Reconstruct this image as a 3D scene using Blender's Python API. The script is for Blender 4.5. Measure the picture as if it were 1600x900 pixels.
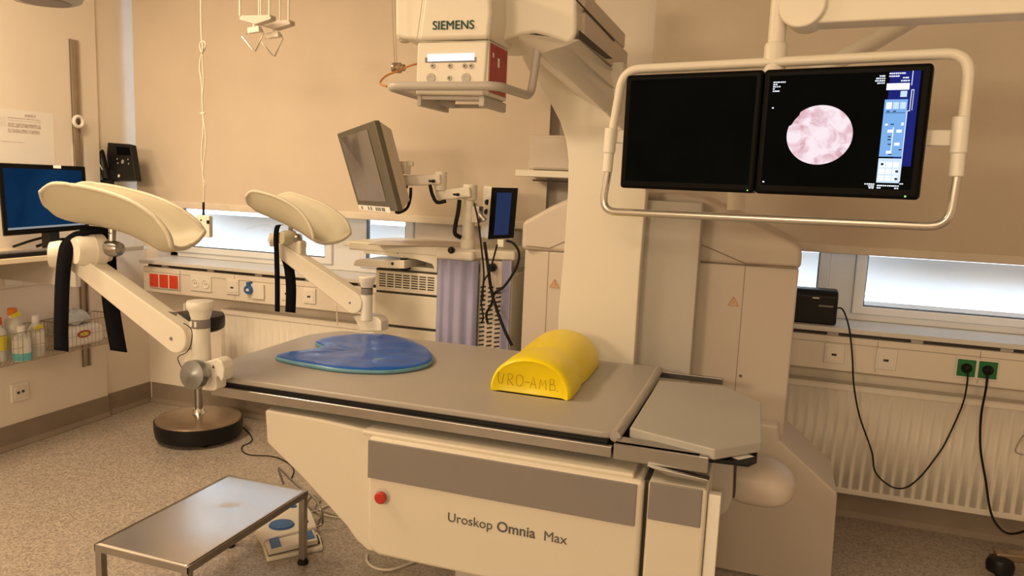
import bpy, bmesh, math, random
from mathutils import Vector, Matrix, noise
random.seed(7)
for o in list(bpy.data.objects): bpy.data.objects.remove(o, do_unlink=True)
SC = bpy.context.scene
COL = SC.collection
V = Vector
# ------------------------------------------------------------------ camera
FOC = 1175.0; PITCH = math.radians(8.0); ROLL = math.radians(2.35); YAW = math.radians(-18.7)
EYE = V((0, 0, 1.6))
def _axes():
    cp, sp = math.cos(PITCH), math.sin(PITCH)
    f = V((0, cp, -sp)); r = V((1, 0, 0)); u = V((0, sp, cp))
    cr, sr = math.cos(ROLL), math.sin(ROLL)
    r2 = cr*r + sr*u; u2 = -sr*r + cr*u
    M = Matrix(((math.cos(YAW), math.sin(YAW), 0), (-math.sin(YAW), math.cos(YAW), 0), (0, 0, 1)))
    return M @ r2, M @ u2, M @ f
CR, CU, CF = _axes()
cam = bpy.data.cameras.new('camera'); camo = bpy.data.objects.new('camera', cam); COL.objects.link(camo)
cam.sensor_width = 36; cam.lens = FOC/1600*36; cam.clip_start = .05; cam.clip_end = 100
camo.matrix_world = Matrix.Translation(EYE) @ Matrix((CR, CU, -CF)).transposed().to_4x4()
SC.camera = camo
# ------------------------------------------------------------------ world, exposure, lights
SC.view_settings.view_transform = 'Standard'; SC.view_settings.look = 'None'
SC.view_settings.gamma = 1; SC.view_settings.use_curve_mapping = False
SC.view_settings.exposure = -0.38
w = bpy.data.worlds.new('sky'); SC.world = w; w.use_nodes = True
bg = w.node_tree.nodes['Background']; bg.inputs[0].default_value = (.80, .90, 1.0, 1); bg.inputs[1].default_value = 5.4
WARM = (1.0, .735, .45)
def area(name, loc, sx, sy, power, col=WARM, rot=(0, 0, 0)):
    l = bpy.data.lights.new(name, 'AREA'); l.shape = 'RECTANGLE'; l.size = sx; l.size_y = sy; l.energy = power; l.color = col
    o = bpy.data.objects.new(name, l); o.location = loc; o.rotation_euler = rot; COL.objects.link(o); return o
LAMPS = [(-2.9, 1.7, 85, 0), (-.4, .2, 8, 0), (1.3, .9, 4, 0), (-2.5, -3.4, 112, 55), (.2, -3.4, 72, 55)]
for i, (x, y, p, tilt) in enumerate(LAMPS): area('ceiling_lamp_light', (x, y, 2.935 if not tilt else 2.62), .55 if not tilt else 1.1, 1.1 if not tilt else .5, p, rot=(math.radians(tilt), 0, 0))

# ------------------------------------------------------------------ helpers
def ray(px, py): return CF + (px-800)/FOC*CR - (py-450)/FOC*CU
def at(px, py, X=None, Y=None, Z=None, D=None):
    d = ray(px, py)
    if D is not None: return EYE + d*D
    if X is not None: return EYE + d*((X-EYE.x)/d.x)
    if Y is not None: return EYE + d*((Y-EYE.y)/d.y)
    return EYE + d*((Z-EYE.z)/d.z)
def atp(px, py, p0, n):
    d = ray(px, py); return EYE + d*((p0-EYE).dot(n)/d.dot(n))

def mat(name, col, rough=.5, metal=0, var=.04, scale=8, bump=0, bscale=60, emit=None, estr=1, trans=0, coat=0, spec=.5):
    m = bpy.data.materials.new(name); m.use_nodes = True; nt = m.node_tree; b = nt.nodes['Principled BSDF']
    b.inputs['Roughness'].default_value = rough; b.inputs['Metallic'].default_value = metal
    b.inputs['Specular IOR Level'].default_value = spec
    if coat: b.inputs['Coat Weight'].default_value = coat
    if trans: b.inputs['Transmission Weight'].default_value = trans
    tc = nt.nodes.new('ShaderNodeTexCoord')
    nz = nt.nodes.new('ShaderNodeTexNoise'); nz.inputs['Scale'].default_value = scale; nz.inputs['Detail'].default_value = 4
    nt.links.new(tc.outputs['Object'], nz.inputs['Vector'])
    cr = nt.nodes.new('ShaderNodeValToRGB')
    lo = [max(0, c*(1-var*2)) for c in col]; hi = [min(1, c*(1+var)) for c in col]
    cr.color_ramp.elements[0].position = .3; cr.color_ramp.elements[1].position = .7
    cr.color_ramp.elements[0].color = (*lo, 1); cr.color_ramp.elements[1].color = (*hi, 1)
    nt.links.new(nz.outputs['Fac'], cr.inputs[0]); nt.links.new(cr.outputs[0], b.inputs['Base Color'])
    if bump:
        n2 = nt.nodes.new('ShaderNodeTexNoise'); n2.inputs['Scale'].default_value = bscale
        nt.links.new(tc.outputs['Object'], n2.inputs['Vector'])
        bp = nt.nodes.new('ShaderNodeBump'); bp.inputs['Strength'].default_value = bump; bp.inputs['Distance'].default_value = .01
        nt.links.new(n2.outputs['Fac'], bp.inputs['Height']); nt.links.new(bp.outputs[0], b.inputs['Normal'])
    if emit:
        b.inputs['Emission Color'].default_value = (*emit, 1); b.inputs['Emission Strength'].default_value = estr
    return m
def floor_mat():
    m = mat('speckled_vinyl', (.36, .31, .27), .30, var=.06, scale=3, bump=.03, bscale=30); nt = m.node_tree; b = nt.nodes['Principled BSDF']
    tc = [n for n in nt.nodes if n.type == 'TEX_COORD'][0]
    vo = nt.nodes.new('ShaderNodeTexVoronoi'); vo.inputs['Scale'].default_value = 130
    nt.links.new(tc.outputs['Object'], vo.inputs['Vector'])
    rp = nt.nodes.new('ShaderNodeValToRGB'); e = rp.color_ramp.elements
    e[0].position = .0; e[0].color = (.20, .165, .14, 1); e[1].position = 1; e[1].color = (.62, .55, .48, 1)
    sp = nt.nodes.new('ShaderNodeSeparateColor'); nt.links.new(vo.outputs['Color'], sp.inputs[0]); nt.links.new(sp.outputs[0], rp.inputs[0])
    old = b.inputs['Base Color'].links[0].from_socket
    mx = nt.nodes.new('ShaderNodeMix'); mx.data_type = 'RGBA'; mx.inputs[0].default_value = .62
    nt.links.new(old, mx.inputs[6]); nt.links.new(rp.outputs[0], mx.inputs[7]); nt.links.new(mx.outputs[2], b.inputs['Base Color'])
    return m
def emis(name, col, s, var=0.0, scale=20, col2=None, ramp=(.35, .65)):
    m = bpy.data.materials.new(name); m.use_nodes = True; nt = m.node_tree; nt.nodes.remove(nt.nodes['Principled BSDF'])
    e = nt.nodes.new('ShaderNodeEmission'); e.inputs[1].default_value = s; e.inputs[0].default_value = (*col, 1)
    nt.links.new(e.outputs[0], nt.nodes['Material Output'].inputs[0])
    if col2:
        tc = nt.nodes.new('ShaderNodeTexCoord'); nz = nt.nodes.new('ShaderNodeTexNoise'); nz.inputs['Scale'].default_value = scale; nz.inputs['Detail'].default_value = 5; nz.inputs['Distortion'].default_value = .8
        nt.links.new(tc.outputs['Object'], nz.inputs['Vector'])
        r = nt.nodes.new('ShaderNodeValToRGB'); r.color_ramp.elements[0].position = ramp[0]; r.color_ramp.elements[1].position = ramp[1]
        r.color_ramp.elements[0].color = (*col2, 1); r.color_ramp.elements[1].color = (*col, 1)
        nt.links.new(nz.outputs['Fac'], r.inputs[0]); nt.links.new(r.outputs[0], e.inputs[0])
    return m
def glass_mat():
    m = bpy.data.materials.new('window_glass'); m.use_nodes = True; nt = m.node_tree; nt.nodes.remove(nt.nodes['Principled BSDF'])
    t = nt.nodes.new('ShaderNodeBsdfTransparent'); g = nt.nodes.new('ShaderNodeBsdfGlossy'); g.inputs['Roughness'].default_value = .02
    x = nt.nodes.new('ShaderNodeMixShader'); x.inputs[0].default_value = .06
    nt.links.new(t.outputs[0], x.inputs[1]); nt.links.new(g.outputs[0], x.inputs[2]); nt.links.new(x.outputs[0], nt.nodes['Material Output'].inputs[0])
    return m
M = {}
M['wall'] = mat('painted_wall', (.84, .77, .69), .75, var=.02, scale=2, bump=.05, bscale=120)
M['ceil'] = mat('ceiling_paint', (.80, .78, .74), .8, var=.01)
M['floor'] = floor_mat()
M['baseb'] = mat('baseboard_vinyl', (.27, .215, .17), .45, var=.05)
M['blind'] = mat('blind_fabric', (.70, .61, .51), .85, var=.02, scale=3, bump=.06, bscale=250)
M['blindbar'] = mat('blind_bar', (.78, .71, .62), .5)
M['sill'] = mat('sill_laminate', (.72, .70, .67), .28, var=.02)
M['frame'] = mat('window_frame_pvc', (.86, .87, .88), .35, var=.01)
M['gasket'] = mat('black_gasket', (.03, .03, .035), .5)
M['trunk'] = mat('trunking_plastic', (.80, .74, .66), .4, var=.01)
M['socket'] = mat('socket_plastic', (.84, .80, .74), .35, var=.01)
M['red'] = mat('red_plastic', (.75, .07, .03), .4, var=.05)
M['stopred'] = mat('stop_red', (.48, .03, .02), .3)
M['redside'] = mat('red_label', (.42, .02, .02), .35, var=.12, scale=30)
M['green'] = mat('green_socket', (.01, .17, .045), .4)
M['bluep'] = mat('blue_plastic', (.03, .14, .42), .4)
M['black'] = mat('black_plastic', (.009, .009, .010), .4, var=.1, spec=.25)
M['rubber'] = mat('black_rubber', (.008, .008, .008), .6, spec=.2)
M['strap'] = mat('velcro_fabric', (.006, .006, .010), .95, spec=.08, bump=.3, bscale=300)
M['rad'] = mat('radiator_enamel', (.80, .75, .68), .35, var=.01)
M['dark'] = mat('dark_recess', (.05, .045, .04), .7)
M['cream'] = mat('cream_enamel', (.82, .78, .69), .38, var=.012, scale=2)
M['console'] = mat('cream_enamel_shaded', (.70, .65, .56), .38, var=.012, scale=2)  # cream enamel darkened to mimic the weaker light low on the console
M['bluesteel'] = mat('dark_turned_steel', (.30, .32, .34), .3, 1, var=.05)
M['white'] = mat('white_enamel', (.86, .84, .78), .3, var=.01, scale=2)
M['grey'] = mat('grey_enamel', (.50, .47, .44), .42, var=.02, scale=2)
M['warmgrey'] = mat('warm_grey_enamel', (.62, .55, .49), .42, var=.012, scale=2)
M['panel'] = mat('dark_grey_panel', (.235, .215, .21), .42, var=.02)
M['mattress'] = mat('grey_mattress_vinyl', (.40, .37, .345), .42, var=.02, scale=3, bump=.05, bscale=60)
M['foot'] = mat('grey_foot_section', (.44, .43, .41), .4, var=.015, scale=3)
M['steel'] = mat('brushed_steel', (.44, .43, .42), .27, 1, var=.04, scale=12)
M['steel2'] = mat('satin_steel', (.66, .65, .64), .22, 1, var=.03, scale=6, bump=.02, bscale=12)
M['chrome'] = mat('chrome', (.75, .74, .72), .12, 1, var=.01)
M['silver'] = mat('silver_paint', (.62, .60, .56), .25, .8, var=.01)
M['yellow'] = mat('yellow_vinyl', (.95, .76, .004), .36, var=.02, scale=4)
M['pen'] = mat('marker_ink', (.35, .20, .01), .7)
M['ink'] = mat('dark_grey_ink', (.10, .10, .10), .5)
M['green_ink'] = mat('dark_green_ink', (.03, .12, .10), .5)
M['blue'] = mat('blue_gel', (.004, .10, .52), .30, var=.10, scale=9, bump=.35, bscale=9, coat=.15, spec=.35)
M['teal'] = mat('pale_blue_edge', (.14, .34, .46), .3, var=.08, scale=30)
M['rest'] = mat('beige_rest_shell', (.56, .52, .40), .5, var=.015, scale=3)
M['rim'] = mat('beige_rest_edge', (.64, .60, .49), .45)
M['lilac'] = mat('lilac_drape', (.37, .37, .58), .75, var=.04, scale=6, bump=.1, bscale=40)
M['lcdblue'] = emis('lcd_blue', (.02, .10, .26), .42, col2=(.012, .065, .18), scale=3)
M['lcdblue2'] = emis('device_screen_blue', (.05, .075, .20), .55)
M['lcdwhite'] = emis('display_glow', (.80, .94, 1), 1.7)
M['screenoff'] = mat('dark_glass_screen', (.004, .005, .006), .2, var=.1, spec=.0)
M['bezel'] = mat('black_bezel', (.005, .005, .005), .4, var=.05, spec=.05)
M['bezel2'] = mat('dark_olive_bezel', (.11, .10, .075), .5)
M['mirror'] = mat('glossy_grey_screen', (.16, .14, .13), .06, .0, var=.02, coat=1, spec=1)
M['paper'] = mat('paper', (.86, .84, .82), .8, var=.01)
M['print'] = mat('faded_print', (.66, .60, .58), .8, var=.2, scale=60)
M['orange'] = mat('orange_plastic', (.75, .22, .03), .4)
M['yellowlab'] = mat('yellow_label', (.80, .72, .05), .5)
M['clearp'] = mat('milky_bottle', (.72, .72, .70), .3, var=.03)
M['tealliq'] = mat('teal_liquid', (.12, .50, .55), .25)
M['bag'] = mat('plastic_bag', (.60, .66, .74), .25, var=.1, bump=.5, bscale=30)
M['wood'] = mat('desk_laminate', (.78, .68, .52), .4, var=.02)
M['bronze'] = mat('bronze_cover', (.34, .26, .19), .27, .75, var=.03)
M['cable'] = mat('black_cable', (.008, .008, .009), .5, spec=.25)
M['gcable'] = mat('grey_cable', (.35, .31, .27), .5)
M['wcable'] = mat('pale_cable', (.74, .68, .60), .5)
M['ocable'] = mat('orange_cable', (.55, .22, .07), .6)
M['wire'] = mat('wire_steel', (.40, .34, .28), .35, .7)
M['tri'] = mat('warning_orange', (.85, .36, .03), .5)
M['glass'] = glass_mat()
M['lampglow'] = emis('lamp_diffuser', (1, .80, .52), 3.0)
M['louver'] = mat('white_shutter_slat', (.88, .92, .96), .6, var=.01)

OFF = {}
class MB:
    def __init__(s): s.v = []; s.f = []; s.mi = []
    def add(s, vs, fs, mi=0):
        b = len(s.v); s.v += [V(p) for p in vs]
        for q in fs: s.f.append(tuple(b+i for i in q)); s.mi.append(mi)
        return s
    def box(s, a, b, mi=0):
        x0, x1 = sorted((a[0], b[0])); y0, y1 = sorted((a[1], b[1])); z0, z1 = sorted((a[2], b[2]))
        return s.add([(x0,y0,z0),(x1,y0,z0),(x1,y1,z0),(x0,y1,z0),(x0,y0,z1),(x1,y0,z1),(x1,y1,z1),(x0,y1,z1)],
              [(0,3,2,1),(4,5,6,7),(0,1,5,4),(1,2,6,5),(2,3,7,6),(3,0,4,7)], mi)
    def obox(s, c, ax, ay, az, mi=0):   # centre and three half vectors
        c, ax, ay, az = V(c), V(ax), V(ay), V(az)
        vs = [c-ax-ay-az, c+ax-ay-az, c+ax+ay-az, c-ax+ay-az, c-ax-ay+az, c+ax-ay+az, c+ax+ay+az, c-ax+ay+az]
        return s.add(vs, [(0,3,2,1),(4,5,6,7),(0,1,5,4),(1,2,6,5),(2,3,7,6),(3,0,4,7)], mi)
    def prism(s, pts, ext, mi=0):
        pts = [V(p) for p in pts]; e = V(ext); n = len(pts)
        fs = [tuple(range(n))[::-1], tuple(range(n, 2*n))] + [(i, (i+1) % n, n+(i+1) % n, n+i) for i in range(n)]
        return s.add(pts+[p+e for p in pts], fs, mi)
    def loft(s, rings, cap=True, closed=True, mi=0, loop=False):
        n = len(rings[0]); vs = [p for r in rings for p in r]; fs = []
        R = len(rings)
        for i in range(R if loop else R-1):
            j0 = i*n; j1 = ((i+1) % R)*n
            for k in range(n if closed else n-1):
                fs.append((j0+k, j0+(k+1) % n, j1+(k+1) % n, j1+k))
        if cap and not loop and closed: fs += [tuple(range(n))[::-1], tuple(range((R-1)*n, R*n))]
        return s.add(vs, fs, mi)
    def cyl(s, p0, p1, r0, r1=None, n=20, mi=0):
        p0, p1 = V(p0), V(p1); r1 = r0 if r1 is None else r1
        return s.loft([ring(p0, p1-p0, r0, n), ring(p1, p1-p0, r1, n)], mi=mi)
    def lathe(s, base, axis, prof, n=28, mi=0):  # prof: (radius, height)
        base, axis = V(base), V(axis).normalized()
        return s.loft([ring(base+axis*h, axis, max(r, 1e-4), n) for r, h in prof], mi=mi)
    def tube(s, path, r, n=8, smooth=0, closed=False, mi=0):
        P = [V(p) for p in path]
        if smooth: P = catmull(P, smooth, closed)
        rings = []; N = len(P); up = None
        for i, p in enumerate(P):
            a = P[(i-1) % N] if (i > 0 or closed) else P[0]; b = P[(i+1) % N] if (i < N-1 or closed) else P[-1]
            t = (b-a)
            if t.length < 1e-9: t = V((0, 0, 1))
            t.normalize()
            if up is None: up = t.orthogonal().normalized()
            up = (up - t*up.dot(t)).normalized(); sd = t.cross(up)
            rr = r[min(i*len(r)//N, len(r)-1)] if isinstance(r, (list, tuple)) else r
            rings.append([p+(up*math.cos(2*math.pi*k/n)+sd*math.sin(2*math.pi*k/n))*rr for k in range(n)])
        if closed:
            # align the last ring to the first to avoid a twist seam
            f0 = rings[0]; best = min(range(n), key=lambda q: (rings[-1][q]-f0[0]).length)
            sh = best
            if sh: 
                for i in range(N):
                    k = round(sh*i/(N-1)); rings[i] = rings[i][k:]+rings[i][:k]
        return s.loft(rings, loop=closed, mi=mi)
def ring(c, ax, r, n):
    ax = V(ax).normalized(); u = ax.orthogonal().normalized(); w2 = ax.cross(u)
    return [V(c)+(u*math.cos(2*math.pi*k/n)+w2*math.sin(2*math.pi*k/n))*r for k in range(n)]
def catmull(P, k, closed=False):
    out = []; N = len(P)
    for i in range(N if closed else N-1):
        p0 = P[(i-1) % N] if (closed or i > 0) else P[0]; p1 = P[i]; p2 = P[(i+1) % N]; p3 = P[(i+2) % N] if (closed or i < N-2) else P[-1]
        for j in range(k):
            t = j/k
            out.append(.5*((2*p1)+(p2-p0)*t+(2*p0-5*p1+4*p2-p3)*t*t+(3*p1-p0-3*p2+p3)*t**3))
    if not closed: out.append(P[-1])
    return out
def rounded(pts, r, k=5):   # round the corners of a 3D polyline
    pts = [V(p) for p in pts]; out = [pts[0]]
    for i in range(1, len(pts)-1):
        a, b, c = pts[i-1], pts[i], pts[i+1]
        d1 = (a-b); d2 = (c-b); rr = min(r, d1.length*.49, d2.length*.49); s = b+d1.normalized()*rr; e = b+d2.normalized()*rr
        for j in range(k+1):
            t = j/k; out.append(s*(1-t)**2+b*2*t*(1-t)+e*t*t)
    return out+[pts[-1]]
def meta(o, label=None, cat=None, group=None, kind=None):
    if label: o['label'] = label
    if cat: o['category'] = cat
    if group: o['group'] = group
    if kind: o['kind'] = kind
    return o
def thing(name, loc, label, cat, group=None):
    o = bpy.data.objects.new(name, None); o.empty_display_size = .05; o.location = loc; COL.objects.link(o)
    OFF[o.name] = V(loc); return meta(o, label, cat, group)
def build(name, mb, m, parent=None, bev=0, seg=2, label=None, cat=None, group=None, kind=None, smooth=30, solid=0, sub=0, soff=-1):
    off = OFF[parent.name] if parent else None
    if off is None:
        n = len(mb.v); lo = V([min(p[i] for p in mb.v) for i in range(3)]); hi = V([max(p[i] for p in mb.v) for i in range(3)])
        off = V(((lo.x+hi.x)/2, (lo.y+hi.y)/2, lo.z))
        if kind == 'structure': off = V((0, 0, 0))
    me = bpy.data.meshes.new(name); me.from_pydata([tuple(p-off) for p in mb.v], [], mb.f)
    ms = m if isinstance(m, (list, tuple)) else [m]
    for x in ms: me.materials.append(x)
    for p, i in zip(me.polygons, mb.mi): p.material_index = i
    bm = bmesh.new(); bm.from_mesh(me); bmesh.ops.recalc_face_normals(bm, faces=bm.faces); bm.to_mesh(me); bm.free()
    me.shade_smooth(); me.set_sharp_from_angle(angle=math.radians(smooth))
    o = bpy.data.objects.new(name, me); COL.objects.link(o)
    if parent: o.parent = parent
    else: o.location = off
    OFF[o.name] = off
    if solid:
        md = o.modifiers.new('solid', 'SOLIDIFY'); md.thickness = solid; md.offset = soff
    if sub:
        md = o.modifiers.new('sub', 'SUBSURF'); md.levels = sub; md.render_levels = sub
    if bev:
        md = o.modifiers.new('bevel', 'BEVEL'); md.width = bev; md.segments = seg; md.limit_method = 'ANGLE'; md.angle_limit = math.radians(35); md.harden_normals = True
    return meta(o, label, cat, group, kind)
def text(s, name, m, origin, xdir, ydir, size, parent, depth=.0008, bold=0, shear=0, align='LEFT', spacing=1, label=None):
    cu = bpy.data.curves.new(name, 'FONT'); cu.body = s; cu.size = size; cu.extrude = depth; cu.offset = bold; cu.shear = shear; cu.align_x = align; cu.space_character = spacing
    t = bpy.data.objects.new(name, cu); COL.objects.link(t)
    dg = bpy.context.evaluated_depsgraph_get(); me = bpy.data.meshes.new_from_object(t.evaluated_get(dg))
    bpy.data.objects.remove(t, do_unlink=True); me.name = name
    xd = V(xdir).normalized(); yd = V(ydir); yd = (yd-xd*yd.dot(xd)).normalized(); zd = xd.cross(yd)
    off = OFF[parent.name]
    mx = Matrix.Translation(V(origin)-off) @ Matrix((xd, yd, zd)).transposed().to_4x4()
    me.transform(mx); me.materials.clear(); me.materials.append(m)
    o = bpy.data.objects.new(name, me); COL.objects.link(o); o.parent = parent; OFF[o.name] = off
    if label: o['label'] = label
    return o
def textw(s, bold=0, spacing=1):
    cu = bpy.data.curves.new('t', 'FONT'); cu.body = s; cu.size = 1; cu.offset = bold; cu.space_character = spacing
    t = bpy.data.objects.new('t', cu); COL.objects.link(t); dg = bpy.context.evaluated_depsgraph_get()
    me = bpy.data.meshes.new_from_object(t.evaluated_get(dg)); xs = [v.co.x for v in me.vertices]
    bpy.data.objects.remove(t, do_unlink=True); bpy.data.meshes.remove(me); return max(xs)
def S(name, mb, m, parent=None, **k): return build(name, mb, m, parent, kind=None if parent else 'structure', **k)
X = V((1, 0, 0)); Yv = V((0, 1, 0)); Z = V((0, 0, 1))

# ================================================================== SETTING
XL = -3.935; YB = 3.98; H = 3.0
S('floor', MB().box((-4.2, -4.8, -.1), (2.9, 4.3, 0)), M['floor'])
S('ceiling', MB().box((-4.2, -4.8, H), (2.9, 4.3, H+.1)), M['ceil'])
S('wall_left', MB().box((XL-.3, -4.8, 0), (XL, 3.61, H)).box((XL-.3, 3.61, 0), (XL-.02, 4.3, H)), M['wall'])
S('wall_right', MB().box((2.6, -4.8, 0), (2.9, 4.3, H)), M['wall'])
S('wall_front', MB().box((XL-.02, -4.8, 0), (2.6, -4.5, H)), M['wall'])
YW2 = 4.26
wb = MB().box((XL-.02, YB, 0), (2.6, YW2, .93)).box((XL-.02, YB, 2.75), (2.6, YW2, H))
wb.box((-1.95, YB, .93), (-.05, YW2, 2.75)).box((XL-.02, YB, .93), (-3.86, YW2, 2.75)).box((2.3, YB, .93), (2.6, YW2, 2.75))
S('wall_back', wb, M['wall'])
# baseboards: vinyl strip with a coved toe
def bboard(name, a, b, inw):
    a, b, inw = V(a), V(b), V(inw)
    prof = [(0, .138), (.006, .138), (.007, .03), (.022, .006), (.022, 0), (0, 0)]
    S(name, MB().loft([[p+inw*x+Z*z for x, z in prof] for p in (a, b)]), M['baseb'], smooth=20)
bboard('baseboard_left', (XL, -4.5, 0), (XL, 3.61, 0), X)
bboard('baseboard_left_recess', (XL-.02, 3.61, 0), (XL-.02, YB, 0), X)
bboard('baseboard_back', (XL, YB, 0), (2.6, YB, 0), -Yv)
# windows
def window(n, x0, x1, bars, z0):
    z1 = 2.73; y0, y1 = 4.09, 4.15
    fr = MB()
    fr.box((x0, y0, z0), (x0+.07, y1, z1)).box((x1-.07, y0, z0), (x1, y1, z1)).box((x0, y0, z0), (x1, y1, z0+.035)).box((x0, y0, z1-.07), (x1, y1, z1))
    for a, b in bars: fr.box((a, y0, z0+.03), (b, y1, z1-.06))
    w_ = S('window_%d' % n, fr, M['frame'], bev=.006)
    edges = [x0+.07]+[e for ab in bars for e in ab]+[x1-.07]
    for i in range(0, len(edges), 2):
        a, b = edges[i], edges[i+1]
        sh = MB(); 
        for q in ((a, b, z0+.035, z0+.075), (a, b, z1-.125, z1-.07)): sh.box((q[0], y0-.018, q[2]), (q[1], y1-.02, q[3]))
        for q in ((a, a+.05), (b-.05, b)): sh.box((q[0], y0-.018, z0+.07), (q[1], y1-.02, z1-.125))
        s_ = S('sash', sh, M['frame'], w_, bev=.005)
        g = MB()
        g.box((a+.046, y0-.012, z0+.071), (b-.046, y0+.02, z0+.079)).box((a+.046, y0-.012, z0+.075), (a+.054, y0+.02, z1-.12)).box((b-.054, y0-.012, z0+.075), (b-.046, y0+.02, z1-.12))
        build('gasket', g, M['gasket'], w_)
        build('pane', MB().box((a+.05, y0+.004, z0+.075), (b-.05, y0+.010, z1-.125)), M['glass'], w_)
ZL, ZR = 1.008, .984   # sill tops
window(1, -3.86, -1.95, [(-2.58, -2.385)], ZL)
window(2, -.05, 2.3, [(.30, .42)], ZR)
# exterior shutter slats beyond the panes
for x0, x1, tag_ in ((-3.98, -1.85, 'left'), (-.15, 2.4, 'right')):
    mb = MB()
    for i in range(9):
        z = .86+i*.24
        mb.add([(x0, 4.42, z), (x1, 4.42, z), (x1, 4.36, z+.19), (x0, 4.36, z+.19)], [(0, 1, 2, 3)])
    t = build('window_shutter', mb, M['louver'], solid=.006, label='white outdoor shutter slats seen through the %s window' % tag_, cat='shutter')
# sill
sl = MB().box((-3.84, 3.80, ZL-.024), (-1.0, 4.10, ZL))
S('trim_1', sl, M['sill'], bev=.004, label='pale window sill under the left window')
S('trim_2', MB().box((-.2, 3.80, ZR-.024), (2.6, 4.10, ZR)), M['sill'], bev=.004, label='pale window sill under the right window')
for x0, x1, n, zt in ((-3.83, -1.0, 3, ZL-.024), (-.2, 2.6, 5, ZR-.024)):
    mb = MB().prism([(x0, 3.82, zt-.185), (x0, YB, zt-.22), (x0, YB, zt-.02), (x0, 3.82, zt-.02)], (x1-x0, 0, 0))
    tk = S('trim_%d' % n, mb, M['trunk'], bev=.006, label='cream cable trunking with sockets under the sill')
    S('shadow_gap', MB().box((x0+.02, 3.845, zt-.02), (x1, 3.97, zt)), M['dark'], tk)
    S('cover_seam', MB().box((x0+.01, 3.8185, zt-.053), (x1, 3.8205, zt-.0510)), M['baseb'], tk)
    s2 = MB()
    xx = x0+.3
    while xx < x1: s2.box((xx, 3.8185, zt-.175), (xx+.002, 3.8205, zt-.025)); xx += .42
    S('joint', s2, M['baseb'], tk)
    sup = MB(); xx = x0+.14
    while xx < x1: sup.box((xx, 3.835, zt-.02), (xx+.05, 3.85, zt)); xx += .36
    S('sill_bracket', sup, M['grey'], tk)
# roller blinds
for (x0, x1, zb, lab) in ((-3.90, -1.135, None, 'tall beige roller blind over the left window'), (-.62, 2.45, None, 'tall beige roller blind over the right window behind the twin screens')):
    YBL = 3.86
    zb = at(600, 345, Y=YBL).z if x0 < -2 else at(1400, 402, Y=YBL).z
    t = thing('roller_blind', ((x0+x1)/2, YBL, zb), lab, 'blind')
    n = 40; rings = []
    mb = MB().loft([[V((x0, YBL, z)), V((x1, YBL, z)), V((x1, YBL+.0015, z)), V((x0, YBL+.0015, z))] for z in (zb+.01, H-.09)])
    build('fabric', mb, M['blind'], t)
    build('bottom_bar', MB().box((x0, YBL-.008, zb), (x1, YBL+.010, zb+.042)), M['blindbar'], t, bev=.007, seg=3)
    build('roller', MB().cyl((x0, YBL+.01, H-.06), (x1, YBL+.01, H-.06), .035), M['blindbar'], t)
# radiators
def radiator(x0, x1, lab, z0, z1):
    yf = 3.885
    t = thing('radiator', ((x0+x1)/2, yf+.04, z0), lab, 'radiator')
    pts = []; x = x0+.02; p = .046
    while x < x1-.02-p:
        pts += [(x, 0), (x+p*.30, 0), (x+p*.42, .0025), (x+p*.86, .0025), (x+p, 0)]; x += p
    r0 = [V((a, yf+b, z0+.025)) for a, b in pts]; r1 = [V((a, yf+b, z1-.03)) for a, b in pts]
    build('front_panel', MB().loft([r0, r1], closed=False), M['rad'], t, solid=.002)
    build('body', MB().box((x0, yf+.010, z0), (x1, yf+.075, z1-.012)), M['rad'], t)
    build('rim', MB().box((x0, yf-.003, z1-.032), (x1, yf+.012, z1-.006)).box((x0, yf-.003, z0), (x1, yf+.012, z0+.028)).box((x0, yf-.003, z0), (x0+.022, yf+.012, z1-.01)), M['rad'], t, bev=.004)
    gr = MB(); x = x0+.01
    build('top_grille', MB().box((x0-.002, yf-.004, z1-.006), (x1, yf+.08, z1)), M['rad'], t, bev=.002)
    build('bracket', MB().box((x0+.3, yf+.075, .2), (x0+.34, YB-.003, .6)), M['rad'], t)
radiator(-3.27, -1.3, 'long cream radiator under the left window behind the table', .165, .722)
radiator(-.1, 2.4, 'long cream radiator under the right window below green sockets', .150, .698)
# ceiling lamps (out of frame, they light the room)
for (x, y, p, tilt), lab in zip(LAMPS, ('above the leg holders', 'over the camera side of the table', 'near the right wall', 'at the back left of the room', 'at the back right of the room')):
    t = thing('ceiling_lamp', (x, y, 2.94), 'white rectangular lamp panel on the ceiling '+lab, 'lamp', 'ceiling lamps')
    if tilt:
        a_ = math.radians(tilt); dn_ = V((0, math.sin(a_), -math.cos(a_))); up_ = V((0, math.cos(a_), math.sin(a_)))
        build('housing', MB().obox(V((x, y, 2.62))-dn_*.04, X*.57, up_*.27, dn_*.03), M['white'], t, bev=.004)
        build('hanger', MB().cyl((x, y-.05, 2.66), (x, y-.05, H), .015), M['white'], t)
    else: build('housing', MB().box((x-.31, y-.59, 2.945), (x+.31, y+.59, H)), M['white'], t, bev=.004)

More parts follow.
